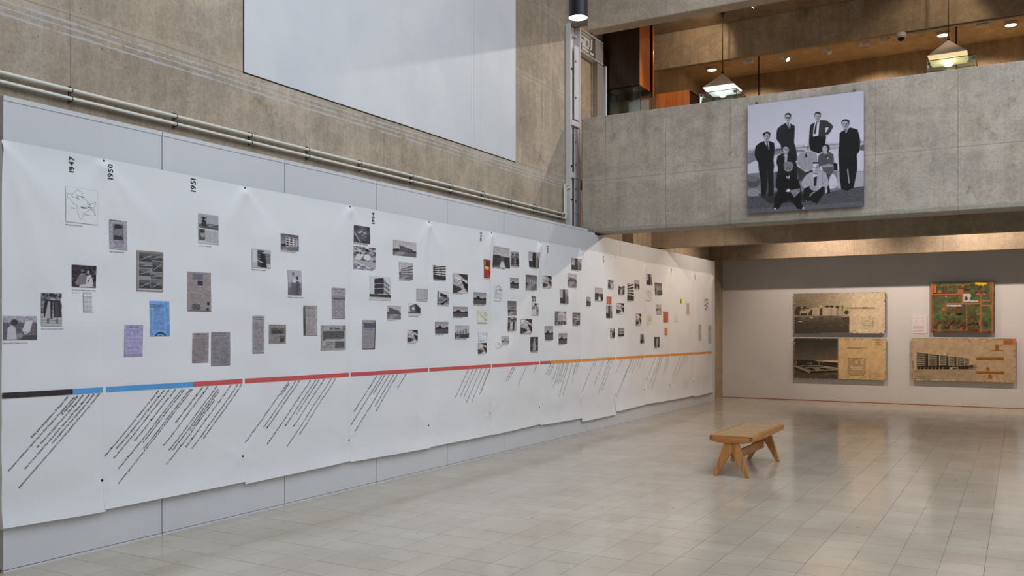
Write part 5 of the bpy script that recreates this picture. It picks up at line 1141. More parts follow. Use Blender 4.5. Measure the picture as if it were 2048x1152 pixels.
# green model board
x0, x1, z0, z1 = -1.656, -.456, 1.555, 2.626
GB = 9.2133
A = Art(156, 140, (86, 96, 58)); A.rng = np.random.RandomState(3)
F3 = frame_fn(x0, x1, z0, z1, BF, GB, 1850, 555)
OR = (190, 100, 66)
def art3():
    A.noise(.10, 8); A.noise(.05, 3)
    for p in ([(115, 300), (690, 290), (690, 315), (120, 325)], [(680, 140), (705, 140), (705, 470), (680, 470)], [(380, 468), (1050, 462), (1050, 490), (400, 490)], [(380, 468), (402, 468), (402, 560), (380, 560)], [(305, 558), (375, 558), (380, 612), (305, 615)],
              [(752, 490), (770, 490), (776, 965), (758, 965)], [(1015, 310), (1038, 310), (1038, 1025), (1015, 1025)], [(1200, 75), (1215, 75), (1215, 420), (1200, 420)], [(1235, 75), (1250, 75), (1250, 1025), (1228, 1025)], [(1038, 418), (1215, 415), (1215, 440), (1038, 442)], [(1038, 500), (1250, 505), (1250, 560), (1225, 640), (1225, 620), (1195, 530), (1038, 525)],
              [(115, 962), (1250, 965), (1250, 982), (115, 980)], [(606, 222), (690, 222), (690, 278), (606, 278)], [(948, 288), (1125, 288), (1125, 315), (948, 315)], [(985, 780), (1015, 768), (1025, 890), (1015, 900), (985, 870)], [(940, 668), (1015, 664), (1015, 690), (965, 690)], [(115, 130), (150, 130), (150, 300), (115, 300)], [(108, 104), (125, 104), (130, 1030), (112, 1030)],
              [(215, 912), (260, 860), (275, 880), (272, 965), (255, 965), (255, 915)], [(430, 915), (480, 868), (492, 885), (492, 965), (478, 965), (478, 918)], [(620, 945), (680, 895), (685, 965), (670, 965)], [(1250, 365), (1280, 365), (1280, 380), (1250, 380)], [(1250, 460), (1280, 460), (1280, 475), (1250, 475)], [(1215, 75), (1235, 75), (1235, 90), (1215, 90)], [(690, 135), (730, 135), (730, 150), (690, 150)]): A.poly(p, OR)
    A.poly([(925, 85), (1140, 92), (1138, 130), (1100, 125), (1065, 160), (1032, 130), (1000, 155), (970, 128), (925, 128)], (236, 196, 20))
    A.rect(705, 298, 830, 450, (196, 198, 204)); A.poly([(815, 298), (850, 315), (848, 355), (822, 385), (822, 410), (850, 422), (985, 424), (985, 447), (815, 450)], (196, 198, 204)); A.rect(402, 503, 675, 535, (196, 198, 208)); A.rect(588, 500, 608, 545, (222, 160, 40)); A.rect(697, 360, 730, 385, (226, 150, 40))
    A.line([(220, 150), (250, 175), (320, 140), (830, 130)], 6, (196, 150, 50)); A.line([(400, 150), (430, 170)], 6, (196, 150, 50)); A.line([(700, 502), (900, 500)], 5, (170, 140, 60)); A.line([(460, 650), (500, 680), (570, 680)], 7, (190, 130, 50)); A.line([(780, 772), (880, 776)], 7, (190, 150, 50))
    A.rect(700, 235, 830, 290, (96, 84, 62), .8); A.rect(380, 545, 560, 640, (110, 92, 58), .7); A.rect(690, 490, 760, 760, (76, 70, 50), .5)
    for k in range(50): x, y = A.rng.uniform(140, 1270), A.rng.uniform(100, 1010); A.ell(x, y, 4, 3, (200, 190, 150), .6, n=5)
    A.ell(385, 352, 14, 10, (220, 214, 200)); A.ell(495, 420, 9, 7, (220, 214, 200)); A.line([(830, 110), (835, 1025)], 3, (50, 50, 34), .6); A.line([(120, 742), (750, 745)], 3, (60, 62, 40), .5)
    A.rect(115, 1015, 1285, 1028, (120, 74, 44), .5); A.poly([(115, 990), (220, 985), (120, 1005)], (50, 50, 34), .7)
UN(A, F3, art3)
gr = board('model_board', 'green painted site model board with orange roads and raised wooden blocks', x0, x1, z0, z1, BF, A, group='old display boards on the back wall')
M['modelwood'] = simple('model_block_wood', rgb(104, 64, 48), .6, var=.14, sc=60); M['modelpale'] = simple('model_block_pale_wood', rgb(188, 112, 66), .6)
def blk(pts, h, mat='modelwood', lab=None):
    P = []
    for a, b in pts: q = F3(a, b); P.append((x0+(x1-x0)*q[0], BF-.001, z1-(z1-z0)*q[1]))
    o = child_fix(MB().prism(P, (0, -1, 0), h).obj('model_block', M[mat]), gr)
    if lab: o['label'] = lab
R4 = lambda a, b, c, d: [(a, b), (c, b), (c, d), (a, d)]
blk(R4(160, 145, 205, 285), .03, 'modelpale', 'pale unstained model block')
for q in (R4(335, 150, 378, 282), R4(523, 145, 563, 278), R4(928, 135, 970, 270), R4(1098, 135, 1138, 270)): blk(q, .03)
blk([(250, 165), (292, 165), (292, 180), (272, 202)], .02); blk([(432, 152), (480, 152), (482, 165), (458, 190)], .02); blk([(1005, 158), (1032, 132), (1060, 160), (1032, 188)], .02)
for q in (R4(420, 240, 488, 288), R4(1000, 236, 1070, 288)): blk(q, .018)
blk([(240, 250), (302, 250), (300, 275), (288, 290), (255, 290), (242, 275)], .02, 'modelpale')
blk(R4(612, 142, 655, 192), .012); blk(R4(650, 182, 720, 196), .02)
blk([(740, 140), (795, 138), (820, 165), (818, 210), (790, 228), (765, 218), (715, 228), (722, 205), (760, 200), (785, 205), (795, 175), (775, 160), (748, 165)], .022)
blk([(745, 345), (772, 355), (795, 385), (765, 405), (725, 410), (735, 380)], .025)
blk(R4(568, 565, 672, 665), .04); blk([(425+28*math.cos(k*.7854), 640+28*math.sin(k*.7854)) for k in range(8)], .025); blk(R4(580, 540, 640, 552), .02); blk(R4(500, 560, 530, 600), .01)
for (ax, ay), (bx, by) in (((275, 775), (165, 915)), ((505, 775), (390, 912)), ((680, 830), (615, 915))):
    d = math.hypot(bx-ax, by-ay); nx, ny = -(by-ay)/d*24, (bx-ax)/d*24; blk([(ax+nx, ay+ny), (ax-nx, ay-ny), (bx-nx, by-ny), (bx+nx, by+ny)], .035)
blk([(300, 765), (310, 760), (420, 835), (412, 845)], .015); blk([(520, 805), (530, 800), (622, 875), (615, 885)], .015); blk([(335, 812), (370, 812), (352, 855)], .015); blk([(528, 850), (562, 850), (545, 890)], .015)
for q in (R4(565, 775, 618, 830), R4(800, 710, 845, 762), R4(800, 788, 842, 855), R4(884, 565, 914, 915), R4(845, 832, 985, 852), R4(960, 790, 984, 858), R4(798, 880, 838, 962), R4(850, 920, 985, 962), R4(700, 922, 726, 950), R4(736, 850, 748, 905)): blk(q, .028)
blk([(726+16*math.cos(k*.7854), 828+16*math.sin(k*.7854)) for k in range(8)], .012); blk([(722+10*math.cos(k*.7854), 880+14*math.sin(k*.7854)) for k in range(8)], .012)
# wall label
A = Art(36, 48, (226, 218, 222)); A.columns(.1, .52, .4, .55, (120, 80, 86), 1, 1, 1); A.columns(.1, .60, .88, .76, (150, 128, 134), 1, 4, .9); A.columns(.1, .82, .85, .96, (170, 130, 126), 1, 3, .9)
for x, y in ((.27, .18), (.73, .15), (.27, .34), (.73, .34)): A.ell(x, y, .03, .025, (140, 130, 136))
root = tag(empty('wall_label', (-1.88, YB, 1.54)), 'small white caption card left of the green model board', 'label')
child_fix(MB().box(-2.031, -1.729, YB-.009, YB-.0005, 1.542, 1.941).obj('card', simple('white_card', rgb(226, 218, 222), .6)), root)
child_fix(print_mesh('printed_face', A, lambda s, t: (-2.031+.302*s, YB-.0105, 1.542+.399*t), M['print']), root)

# ------------------------------------------------------------------ large group photograph on the balcony
x0, x1, z0, z1 = -3.462, -1.862, 3.335, 4.926; PFY = YF-.05
W, H = 300, 300; A = Art(W, H, (206, 206, 224)); A.rng = np.random.RandomState(9)
FP = frame_fn(x0, x1, z0, z1, PFY, 4.2654, 1480, 170)
CO = lambda v: (v, v*.985, v*1.05)
def face(cx, cy, rx, ry, tone=150, hair=40, bald=False, mous=True, glasses=False, beard=False, tilt=0):
    tone = min(205, tone+24)
    A.poly([(cx-rx*.45, cy+ry*.5), (cx+rx*.5, cy+ry*.5), (cx+rx*.5, cy+ry*1.35), (cx-rx*.45, cy+ry*1.35)], CO(tone*.7))
    A.ell(cx, cy, rx, ry, CO(tone)); A.ell(cx+rx*.45, cy+ry*.1, rx*.5, ry*.75, CO(tone*.72), .6); A.ell(cx-rx*.25, cy-ry*.35, rx*.45, ry*.3, CO(min(230, tone*1.18)), .6)
    if not bald: A.ell(cx+rx*.08, cy-ry*.58, rx*1.06, ry*.52, CO(hair), 1, 165, 375); A.ell(cx-rx*.1, cy-ry*.38, rx*.78, ry*.34, CO(tone)); A.rect(cx-rx*1.08, cy-ry*.62, cx-rx*.86, cy-ry*.1, CO(hair)); A.rect(cx+rx*.86, cy-ry*.62, cx+rx*1.08, cy-ry*.02, CO(hair)); pass
    else: A.ell(cx+rx*.9, cy-ry*.25, rx*.16, ry*.3, CO(90)); A.ell(cx-rx*.9, cy-ry*.25, rx*.12, ry*.3, CO(100))
    for s in (-1, 1):
        ex = cx+s*rx*.38-rx*.05; A.rect(ex-rx*.26, cy-ry*.2, ex+rx*.26, cy-ry*.12, CO(60), .8)
        A.ell(ex, cy-ry*.02, rx*.16, ry*.07, CO(45), .9, n=8)
        if glasses == 'sun': A.ell(ex, cy, rx*.34, ry*.17, CO(22))
        elif glasses: A.line([(ex-rx*.28, cy-ry*.08), (ex+rx*.28, cy-ry*.08), (ex+rx*.26, cy+ry*.14), (ex-rx*.26, cy+ry*.14), (ex-rx*.28, cy-ry*.08)], 2.2, CO(70))
    A.poly([(cx-rx*.02, cy), (cx+rx*.16, cy+ry*.3), (cx-rx*.12, cy+ry*.32)], CO(tone*.72), .8)
    if mous: A.poly([(cx-rx*.36, cy+ry*.5), (cx, cy+ry*.38), (cx+rx*.36, cy+ry*.5), (cx, cy+ry*.48)], CO(50))
    A.line([(cx-rx*.3, cy+ry*.6), (cx+rx*.28, cy+ry*.6)], 3, CO(78))
    A.ell(cx-rx*1.0, cy+ry*.05, rx*.13, ry*.2, CO(tone*.85)); A.ell(cx+rx*1.0, cy+ry*.05, rx*.13, ry*.2, CO(tone*.7))
    if beard: A.poly([(cx-rx, cy+ry*.2), (cx-rx*.4, cy+ry*.42), (cx+rx*.4, cy+ry*.42), (cx+rx, cy+ry*.15), (cx+rx*.8, cy+ry*.95), (cx, cy+ry*1.4), (cx-rx*.8, cy+ry*.95)], CO(26))
def suit(p, v=38, hl=None):
    al = .35 if min(b for a, b in p) < 480 else 0
    c = [sum(a for a, b in p)/len(p), sum(b for a, b in p)/len(p)]
    A.poly([(c[0]+(a-c[0])*1.025+(2 if a > c[0] else -2), c[1]+(b-c[1])*1.008-1) for a, b in p], CO(214), al); A.poly(p, CO(v))
def shirt(pts, tie, tv=40): A.poly(pts, CO(216)); A.poly(tie, CO(tv))
def group():
    for k in range(30): t_ = k/29; A.rect(60, 40+17*k, 1065, 40+17*(k+1)+1, CO(192+20*t_))
    A.poly([(60, 545), (1065, 465), (1065, 770), (60, 770)], CO(196)); A.poly([(60, 562), (300, 545), (600, 520), (1065, 478), (1065, 492), (600, 535), (300, 560), (60, 580)], CO(140), .8)
    A.poly([(60, 585), (130, 570), (360, 560), (560, 550), (560, 570), (330, 590), (140, 640), (60, 680)], CO(128), 1, .14); A.poly([(640, 545), (1065, 500), (1065, 525), (640, 560)], CO(160), .8); A.poly([(1000, 530), (1065, 505), (1065, 562), (1000, 555)], CO(96), 1, .1)
    A.poly([(300, 545), (350, 540), (350, 558), (300, 562)], CO(80)); A.poly([(60, 680), (140, 645), (360, 595), (560, 575), (840, 560), (1065, 560), (1065, 745), (60, 760)], CO(204))
    A.poly([(60, 758), (160, 748), (300, 742), (480, 725), (880, 735), (1065, 735), (1065, 900), (60, 960)], CO(126), 1, .12); A.ell(105, 825, 66, 52, CO(88)); A.ell(110, 800, 48, 26, CO(112)); A.ell(115, 918, 52, 30, CO(168), .9); A.ell(115, 918, 44, 24, CO(140), .8)
    A.rect(225, 740, 320, 960, CO(104), 1, .1); A.rect(295, 880, 330, 900, CO(150)); A.rect(830, 740, 1065, 880, CO(172), 1, .08)
    A.poly([(60, 952), (300, 940), (560, 905), (760, 915), (860, 890), (1065, 862), (1065, 1040), (60, 1105)], CO(84), 1, .3); A.poly([(60, 1060), (1065, 990), (1065, 1040), (60, 1105)], CO(112), .5, .3); A.poly([(150, 930), (520, 900), (560, 1000), (250, 1010)], CO(34), .6)
    # standing, back row
    suit([(385, 325), (345, 350), (318, 375), (310, 420), (312, 465), (335, 495), (348, 515), (352, 560), (470, 660), (487, 640), (487, 600), (478, 540), (462, 490), (467, 400), (468, 350), (432, 330)], 42)
    shirt([(388, 318), (427, 318), (430, 372), (420, 372)], [(407, 330), (416, 330), (428, 372), (418, 368)], 90); A.line([(388, 325), (420, 400)], 4, CO(24)); A.line([(432, 330), (428, 400)], 4, CO(24)); face(409, 280, 25, 38, 158, 36, glasses='sun')
    suit([(640, 318), (600, 340), (592, 400), (588, 480), (590, 520), (602, 558), (654, 580), (663, 552), (672, 585), (722, 560), (735, 430), (745, 430), (770, 405), (797, 355), (776, 330), (738, 302), (690, 298)], 56)
    A.poly([(728, 362), (757, 360), (748, 385), (730, 412)], CO(206)); A.poly([(592, 400), (640, 440), (735, 440), (722, 560), (672, 585), (655, 580), (602, 558), (588, 500)], CO(30)); A.poly([(600, 345), (628, 335), (620, 430), (592, 430)], CO(44))
    shirt([(642, 312), (680, 300), (674, 360), (668, 432), (622, 442), (628, 370)], [(650, 318), (658, 322), (650, 400), (640, 424), (631, 412), (640, 350)], 44); face(662, 270, 25, 37, 150, 38); A.ell(740, 428, 10, 7, CO(170))
    suit([(905, 380), (868, 395), (850, 415), (847, 480), (840, 560), (838, 600), (846, 720), (850, 800), (862, 885), (905, 905), (970, 880), (985, 800), (1000, 720), (1000, 640), (996, 598), (1020, 560), (1028, 480), (1018, 430), (1003, 380), (940, 362)], 30)
    shirt([(888, 378), (925, 370), (905, 412)], [(894, 388), (905, 388), (902, 412), (896, 410)], 70); face(899, 335, 31, 40, 142, 36); A.line([(918, 718), (931, 838)], 8, CO(190)); A.line([(870, 890), (960, 880)], 5, CO(24))
    suit([(205, 478), (165, 495), (135, 520), (125, 560), (123, 600), (140, 640), (155, 665), (158, 712), (172, 800), (178, 880), (182, 948), (222, 948), (230, 880), (236, 780), (242, 860), (240, 948), (288, 945), (290, 860), (286, 740), (292, 690), (286, 640), (296, 560), (293, 495), (252, 478)], 33)
    A.poly([(200, 476), (215, 472), (252, 548), (245, 556)], CO(54)); shirt([(203, 474), (243, 474), (250, 552), (242, 548)], [(225, 490), (236, 490), (247, 545), (240, 552), (230, 530)], 50); face(228, 440, 28, 38, 148, 36); A.ell(205, 420, 12, 9, CO(36)); A.rect(230, 740, 238, 940, CO(60), .7)
    # seated row
    suit([(352, 588), (318, 610), (310, 660), (325, 715), (310, 780), (330, 820), (490, 820), (490, 690), (470, 640), (455, 600), (425, 578)], 36); face(392, 552, 26, 36, 152, 38, mous=False); A.ell(390, 600, 18, 13, CO(176)); A.poly([(382, 608), (405, 608), (400, 660), (378, 662)], CO(168)); A.line([(378, 590), (400, 598)], 4, CO(110))
    suit([(540, 570), (505, 590), (486, 620), (484, 670), (520, 710), (545, 750), (600, 740), (640, 715), (660, 650), (658, 600), (640, 578), (602, 566)], 158); A.line([(540, 585), (560, 700)], 3, CO(110)); A.line([(605, 575), (585, 690)], 3, CO(110)); A.line([(500, 640), (530, 715)], 3, CO(110)); shirt([(548, 575), (585, 570), (566, 620)], [(558, 585), (572, 585), (574, 612), (562, 622), (555, 606)], 44); face(568, 533, 27, 38, 176, 90, bald=True, mous=False, glasses=True); A.ell(570, 735, 30, 12, CO(182)); A.rect(600, 632, 632, 636, CO(120))
    A.poly([(484, 690), (560, 745), (640, 715), (620, 800), (500, 820)], CO(60))
    suit([(700, 578), (672, 600), (664, 640), (672, 690), (720, 700), (790, 690), (803, 640), (796, 590), (760, 568), (735, 568)], 84); A.ell(736, 540, 30, 34, CO(36)); A.ell(724, 546, 22, 30, CO(182)); A.rect(712, 570, 744, 588, CO(170))
    for ex in (715, 733): A.ell(ex, 540, 5, 3, CO(50), n=8); A.rect(ex-6, 531, ex+6, 533, CO(70))
    A.line([(716, 560), (732, 559)], 3.5, CO(70)); A.ell(744, 615, 17, 13, CO(52)); A.ell(748, 622, 7, 9, CO(190)); A.poly([(690, 690), (760, 670), (790, 682), (760, 700), (705, 715)], CO(150)); A.poly([(700, 705), (795, 695), (800, 740), (782, 770), (765, 790), (752, 760), (710, 745)], CO(92)); A.poly([(715, 740), (755, 765), (770, 925), (740, 930), (735, 820)], CO(34)); A.poly([(795, 666), (830, 668), (832, 728), (800, 730)], CO(30)); A.line([(795, 690), (806, 655), (815, 668)], 3, CO(60))
    A.poly([(770, 780), (790, 752), (812, 775), (825, 800), (835, 850), (810, 880), (765, 888), (755, 830)], CO(206)); A.line([(815, 840), (800, 870)], 3, CO(140)); A.line([(775, 790), (800, 800)], 3, CO(160))
    # front row on the ground
    suit([(380, 765), (330, 775), (308, 800), (305, 860), (320, 900), (298, 960), (285, 1050), (305, 1062), (335, 1050), (360, 1010), (420, 985), (455, 1010), (488, 1055), (520, 1062), (548, 1048), (520, 1000), (530, 940), (520, 880), (500, 810), (460, 770)], 28)
    A.poly([(374, 700), (372, 675), (392, 656), (418, 652), (445, 660), (456, 682), (450, 716), (440, 735), (386, 735), (378, 720)], CO(128)); A.line([(392, 658), (420, 700), (452, 670)], 3, CO(92)); A.line([(378, 690), (412, 690)], 3, CO(98)); A.ell(412, 722, 29, 22, CO(142)); A.rect(390, 704, 434, 708, CO(60))
    for ex in (400, 424): A.ell(ex, 716, 9, 6, CO(70), .8, n=10); A.ell(ex, 716, 5, 3, CO(40), n=8)
    A.poly([(382, 728), (398, 738), (428, 738), (444, 724), (440, 760), (414, 778), (386, 762)], CO(26)); A.line([(400, 744), (422, 744)], 3, CO(110)); A.poly([(396, 776), (404, 780), (406, 798), (398, 794)], CO(216)); A.poly([(418, 772), (424, 772), (420, 800), (410, 796)], CO(216))
    A.poly([(388, 908), (412, 882), (432, 898), (418, 914)], CO(216)); A.poly([(420, 902), (470, 888), (500, 890), (505, 915), (480, 945), (462, 960), (445, 930)], CO(132)); A.line([(460, 925), (480, 950)], 4, CO(70)); A.ell(502, 900, 12, 18, CO(190)); A.ell(502, 900, 8, 13, CO(60)); A.ell(300, 1056, 8, 7, CO(210)); A.ell(540, 1050, 8, 9, CO(200))
    suit([(600, 745), (560, 772), (535, 810), (520, 842), (548, 880), (585, 880), (600, 858), (650, 880), (715, 862), (738, 885), (756, 850), (752, 800), (735, 752), (700, 732)], 174)
    A.line([(590, 780), (610, 850)], 3, CO(120)); A.line([(705, 745), (700, 850)], 4, CO(120)); A.line([(560, 830), (590, 870)], 3, CO(110)); A.line([(735, 800), (700, 850)], 3, CO(110)); shirt([(622, 765), (662, 755), (650, 800), (632, 800)], [(630, 788), (658, 778), (650, 862), (630, 862)], 40); face(646, 705, 33, 44, 172, 50, bald=True, mous=False); A.ell(648, 672, 34, 16, CO(46), 1, 185, 355)
    A.poly([(545, 885), (600, 858), (650, 885), (715, 865), (728, 905), (700, 950), (660, 1015), (600, 985), (560, 1005), (535, 960)], CO(32)); A.poly([(590, 858), (640, 872), (680, 860), (690, 880), (650, 908), (600, 890)], CO(168)); A.line([(610, 872), (650, 890)], 3, CO(110)); A.ell(684, 868, 10, 9, CO(200)); A.line([(596, 950), (612, 925), (640, 910)], 10, CO(150)); A.poly([(560, 985), (572, 985), (568, 1008)], CO(150)); A.poly([(725, 900), (742, 870), (745, 915), (730, 930)], CO(190))
UN(A, FP, group); A.blur(1); A.noise(.008, 1)
root = tag(empty('group_photograph', ((x0+x1)/2, YF, z0)), 'large square black and white group photograph hung on the concrete balcony', 'photograph')
child_fix(MB().box(x0, x1, PFY, PFY+.022, z0, z1).obj('backing_board', simple('dark_blue_board_edge', rgb(70, 74, 92), .5), bevel=.002), root)
child_fix(MB().box(x0+.1, x1-.1, PFY+.022, YF, z1-.12, z1-.08).box(x0+.1, x1-.1, PFY+.022, YF, z0+.08, z0+.12).obj('wall_batten', M['boardedge']), root)
child_fix(print_mesh('printed_face', A, lambda s, t: (x0+(x1-x0)*s, PFY-.0015, z0+(z1-z0)*t), M['print_gloss']), root)
for x in (x0+.12, x1-.13): child_fix(MB().box(x-.012, x+.012, PFY+.022, YF, z1-.02, z1+.045).tube([(x, PFY+.02, z1+.03), (x, PFY+.012, z1+.03)], .005, 6).obj('hanger', M['galv']), root)

# ------------------------------------------------------------------ upper gallery furniture
GF = 4.13
root = tag(empty('hanging_cabinet', (-6.06, 14.5, 5.885)), 'dark rosewood and orange wood cabinet hanging above the glass showcase', 'cabinet')
child_fix(MB().box(-6.41, -5.72, 14.30, 14.325, 5.885, 7.15).obj('front_panel', M['rosewood'], bevel=.003), root)['label'] = 'dark rosewood front'
child_fix(MB().box(-5.745, -5.72, 14.325, 14.80, 5.885, 7.15).obj('side_panel', M['orangewood'], bevel=.003), root)['label'] = 'glossy orange wood side'
child_fix(MB().box(-6.41, -5.745, 14.325, 14.80, 5.885, 5.91).obj('bottom_panel', M['rosewood']), root)
child_fix(MB().box(-6.41, -6.385, 14.325, 14.80, 5.91, 7.15).obj('side_panel', M['rosewood']), root)
child_fix(MB().box(-6.41, -5.70, 14.895, 14.92, 5.80, 7.12).obj('back_panel', M['rosewood']), root)
child_fix(MB().box(-5.70, -5.682, 14.88, 14.92, 5.80, 7.12).obj('edge_board', M['orangewood'], bevel=.002), root)
def glassbox(name, label, x0, x1, y0, y1, z0, z1, group, post=None):
    root = tag(empty(name, ((x0+x1)/2, (y0+y1)/2, GF)), label, 'showcase', group); t_ = .008
    child_fix(MB().box(x0-.02, x1+.02, y0-.02, y1+.02, GF, z0).obj('plinth', M['orangewood'], bevel=.004), root)
    for bx in ((x0, x1, y0, y0+t_, z0, z1), (x0, x1, y1-t_, y1, z0, z1), (x0, x0+t_, y0+t_, y1-t_, z0, z1), (x1-t_, x1, y0+t_, y1-t_, z0, z1), (x0, x1, y0, y1, z1, z1+t_)):
        child_fix(MB().box(*bx).obj('pane', M['glass']), root)
    e = .006; mb = MB()
    for x in (x0, x1):
        for y in (y0, y1): mb.tube([(x, y, z0), (x, y, z1)], .005, 5)
    for y in (y0, y1): mb.tube([(x0, y, z1+.006), (x1, y, z1+.006)], .006, 5)
    for x in (x0, x1): mb.tube([(x, y0, z1+.006), (x, y1, z1+.006)], .006, 5)
    child_fix(mb.obj('edge_trim', M['glassedge']), root)
    for x in (x0+.03, x1-.03):
        for y in (y0+.012,): child_fix(MB().box(x-.018, x+.018, y-.004, y+.018, z1-.05, z1-.015).obj('corner_clip', M['black']), root)
    return root
glassbox('glass_showcase', 'glass showcase under the pendant nearest the orange cabinet', -4.71, -4.08, 14.5, 15.1, 4.9, 5.635, 'glass showcases in the gallery')
glassbox('glass_showcase', 'glass showcase under the pendant furthest from the orange cabinet', -1.21, -.56, 14.5, 15.1, 4.9, 5.65, 'glass showcases in the gallery')
r_ = glassbox('glass_showcase', 'tall dark framed glass showcase beneath the hanging cabinet', -6.34, -5.72, 14.35, 14.88, 4.25, 5.87, 'glass showcases in the gallery')
for x in (-6.33,): child_fix(MB().box(x-.02, x+.03, 14.34, 14.40, 4.25, 5.878).obj('corner_post', M['black']), r_)
child_fix(MB().box(-6.12, -5.76, 14.80, 14.86, 5.2, 5.74).obj('display_card', M['plaster']), r_)
root = tag(empty('orange_cabinet', (-5.37, 15.2, GF)), 'low orange wood cabinet beside the glass showcase', 'cabinet')
child_fix(MB().box(-5.68, -5.06, 15.0, 15.02, GF, 5.87).obj('front_panel', M['orangewood'], bevel=.003), root)
child_fix(MB().box(-5.68, -5.36, 14.994, 15.0, GF+.02, 5.86).obj('door', M['orangewood'], bevel=.001), root)
child_fix(MB().box(-5.355, -5.06, 14.994, 15.0, GF+.02, 5.86).obj('door', M['orangewood'], bevel=.001), root)
child_fix(MB().box(-5.68, -5.66, 15.02, 15.55, GF, 5.87).box(-5.08, -5.06, 15.02, 15.55, GF, 5.87).obj('side_panel', M['rosewood']), root)
child_fix(MB().box(-5.68, -5.06, 15.02, 15.55, 5.85, 5.87).obj('top_panel', M['rosewood']), root)
root = tag(empty('orange_cabinet', (-4.9, 16.4, GF)), 'dark glazed cabinet just behind the orange cabinet', 'cabinet')
child_fix(MB().box(-5.45, -4.55, 16.2, 16.6, GF, 5.2).obj('body', M['orangewood'], bevel=.004), root)
child_fix(MB().box(-5.45, -4.55, 16.2, 16.6, 5.86, 6.06).obj('top_panel', M['rosewood'], bevel=.004), root)
for x in (-5.45, -5.02, -4.6): child_fix(MB().box(x, x+.05, 16.2, 16.25, 5.2, 5.86).obj('upright', M['rosewood']), root)
child_fix(MB().box(-5.4, -4.6, 16.21, 16.22, 5.2, 5.86).obj('pane', M['glass']), root)
def pendant(x, y, label, warm):
    root = tag(empty('pendant_lamp', (x, y, 5.80)), label, 'pendant lamp', 'pyramid pendant lamps in the gallery'); h = .27; z0, zm, z1 = 5.745, 5.80, 6.06
    mb = MB(); k = .235
    mb.add([(x-h, y-h, zm), (x+h, y-h, zm), (x+h, y+h, zm), (x-h, y+h, zm), (x-.012, y-.012, z1), (x+.012, y-.012, z1), (x+.012, y+.012, z1), (x-.012, y+.012, z1)], [(0,1,5,4),(1,2,6,5),(2,3,7,6),(3,0,4,7),(4,5,6,7)])
    child_fix(mb.obj('shade', simple('cream_shade', rgb(206, 190, 172), .6)), root)
    mb = MB().add([(x-h+.004, y-h+.004, zm-.002), (x+h-.004, y-h+.004, zm-.002), (x+h-.004, y+h-.004, zm-.002), (x-h+.004, y+h-.004, zm-.002), (x-k, y-k, z0), (x+k, y-k, z0), (x+k, y+k, z0), (x-k, y+k, z0)], [(0,1,5,4),(1,2,6,5),(2,3,7,6),(3,0,4,7),(4,5,6,7)])
    child_fix(mb.obj('diffuser', emis('diffuser_'+('warm' if warm else 'white'), (1, .80, .42, 1) if warm else (.95, 1, 1, 1), .7 if warm else .85)), root)
    child_fix(MB().tube([(x, y, z1), (x, y, 7.07)], .008, 8).obj('cord', M['darkmetal'], smooth=True), root)
    child_fix(MB().lathe([(.012, -.10), (.03, -.04), (.05, 0)], (x, y, 7.15), 12).obj('canopy', M['black'], smooth=True), root)
    child_fix(MB().lathe([(.012, 0), (.02, .02), (.012, .05)], (x, y, z1), 10).obj('cap', M['black'], smooth=True), root)
    point('pendant_light', (x, y, 5.69), 5, (1, .85, .6) if warm else (1, .97, .92), .12)
pendant(-4.46, 15.0, 'cream pyramid pendant lamp with a white glow, near the orange cabinet', False)
pendant(-.95, 15.0, 'cream pyramid pendant lamp with a yellow glow, at the far side from the orange cabinet', True)
def bz(u, v, y): p = onY(u, v, y); return p[0], p[2]
TR = [(1497, 127, 0), (1571, 117, 1), (1655, 103, 2), (1729, 91, 0), (1771, 84, 0), (1965, 53, 0)]
for n, (u, v, on) in enumerate(TR):
    x, z = bz(u, v, 15.84); lab = ['small white track light nearest the first pendant, switched off', 'small white track light that is lit, under the concrete beam', 'small white track light tilted outwards, unlit', 'third unlit white track light, left of the dome camera', 'unlit white track light beside the dome camera', 'unlit white track light beyond the second pendant'][n]
    root = tag(empty('track_light', (x, 15.84, 6.6)), lab, 'spotlight', 'white track lights in the gallery')
    child_fix(MB().box(x-.09, x-.02, 15.80, 15.86, z+.0, z+.055).obj('driver_box', M['whiteplastic'], bevel=.004), root)
    child_fix(MB().tube([(x-.055, 15.84, z+.05), (x-.055, 15.84, 7.15)], .008, 6).obj('stem', M['whiteplastic']), root)
    tl = {0: (.09, .0, -.005), 1: (.06, -.03, -.07), 2: (.055, -.02, -.07)}[on]
    a = Vector((x-.01, 15.83, z+.03)); b = a+Vector(tl)
    child_fix(MB().tube([a, b], [.030, .042], 14).obj('head', M['whiteplastic'], smooth=True), root)
    if on == 1:
        c = b+Vector(tl).normalized()*.002; child_fix(MB().tube([b, c], [.036, .036], 14).obj('lens', M['glowwarm']), root)
for u, v, lab in ((1424, 137, 'round white ceiling downlight over the showcases, glowing'), (1886, 66, 'glowing round downlight near the second pendant'), (2022, 44, 'glowing round downlight furthest from the hanging cabinet')):
    x, z = bz(u, v, 18.15)
    root = tag(empty('downlight', (x, 18.15, 7.1)), lab, 'downlight', 'round gallery downlights')
    child_fix(MB().lathe([(.001, .05), (.10, .05), (.11, 0), (.092, 0)], (x, 18.15, 7.10), 24).obj('rim', M['whiteplastic'], smooth=True), root)
    child_fix(MB().lathe([(.001, 0), (.092, 0)], (x, 18.15, 7.101), 24).obj('lens', M['glowwarm']), root)
x, z = bz(1512, 11, 14.6)
root = tag(empty('track_light', (x, 14.6, 7.0)), 'lit white spotlight on the ceiling bay nearest the hall', 'spotlight', 'white track lights in the gallery')
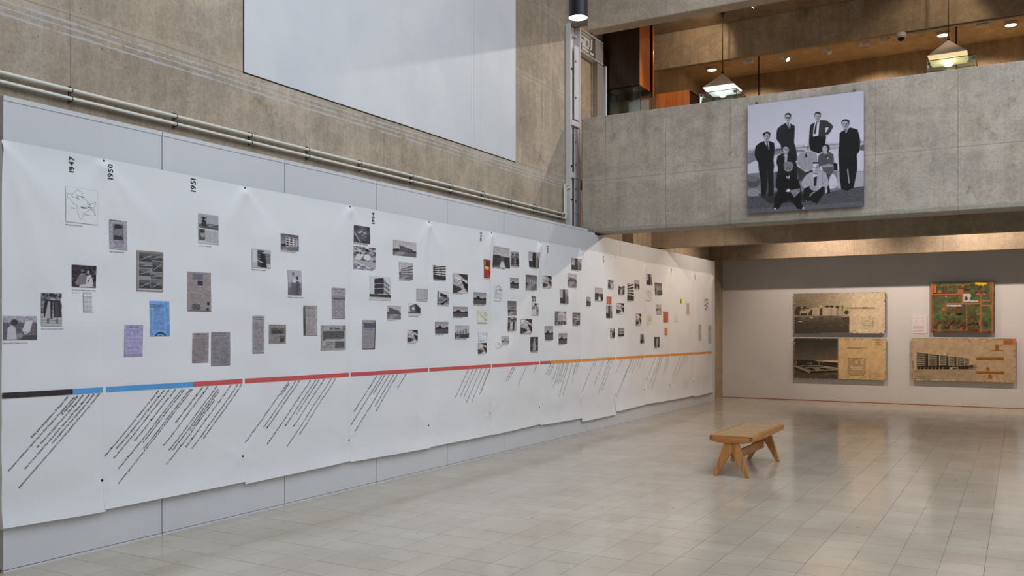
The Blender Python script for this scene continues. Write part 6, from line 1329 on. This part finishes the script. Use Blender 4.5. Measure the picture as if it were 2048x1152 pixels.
a = Vector((x, 14.6, 7.04)); b = a+Vector((-.06, .0, -.06)); child_fix(MB().tube([a, b], [.03, .042], 14).obj('head', M['whiteplastic'], smooth=True), root); child_fix(MB().tube([b, b+Vector((-.0015, 0, -.0015))], .036, 14).obj('lens', M['glow']), root); child_fix(MB().box(x-.01, x+.12, 14.57, 14.63, 7.05, 7.15).obj('driver_box', M['whiteplastic']), root)
x, z = bz(1320, 46, 14.2)
tag(MB().box(x-.08, x+.08, 14.17, 14.23, 7.09, 7.15).obj('junction_box', M['whiteplastic'], bevel=.004), 'small white box on the ceiling above the hanging cabinet', 'box')
x, z = bz(1802, 76, 15.66); z = 6.49
root = tag(empty('dome_camera', (x, 15.66, z)), 'white dome security camera under the concrete beam', 'camera')
child_fix(MB().lathe([(.001, 0), (.085, 0), (.082, -.05), (.055, -.075)], (x, 15.66, z), 24).obj('housing', M['whiteplastic'], smooth=True), root)
child_fix(MB().lathe([(.055, -.07), (.05, -.10), (.03, -.122), (.001, -.13)], (x, 15.66, z), 24).obj('dome', M['black'], smooth=True), root)
tag(MB().tube([(x+.08, 15.66, 6.475), (4.5, 15.66, 6.475)], .014, 10).obj('conduit_pipe', simple('grey_conduit', rgb(150, 142, 130), .4), smooth=True), 'thin grey conduit running along the beam from the dome camera', 'pipe')
tag(MB().tube([(-5.9, 13.28, 6.52), (-3.2, 13.28, 6.52), (1.5, 13.28, 6.53)], .007, 6).obj('cable', M['whiteplastic']), 'thin pale cable along the lower edge of the top concrete beam', 'cable')
for u, v, lab in ((1517.5, 150, 'thin dark rod behind the track lights, between the pendants'), (1912.5, 80, 'thin dark rod just behind the second pendant')):
    x, z = bz(u, v, 17.2); tag(MB().tube([(x, 17.2, GF), (x, 17.2, 7.15)], .012, 8).obj('hanging_rod', M['darkmetal'], smooth=True), lab, 'rod', 'thin gallery rods')

struct(MB().box(XW, 8, YB-.012, YB-.001, 0, .012).obj('baseboard_back', simple('orange_brown_edge', rgb(190, 118, 78), .6)), 'thin orange-brown strip along the foot of the back wall')

struct(MB().box(XW-.01, XW+.02, 13.3, YB, 0, 3.19).obj('wall_side_plaster', M['wall_back']), 'grey painted side wall in the far corner beyond the panels')
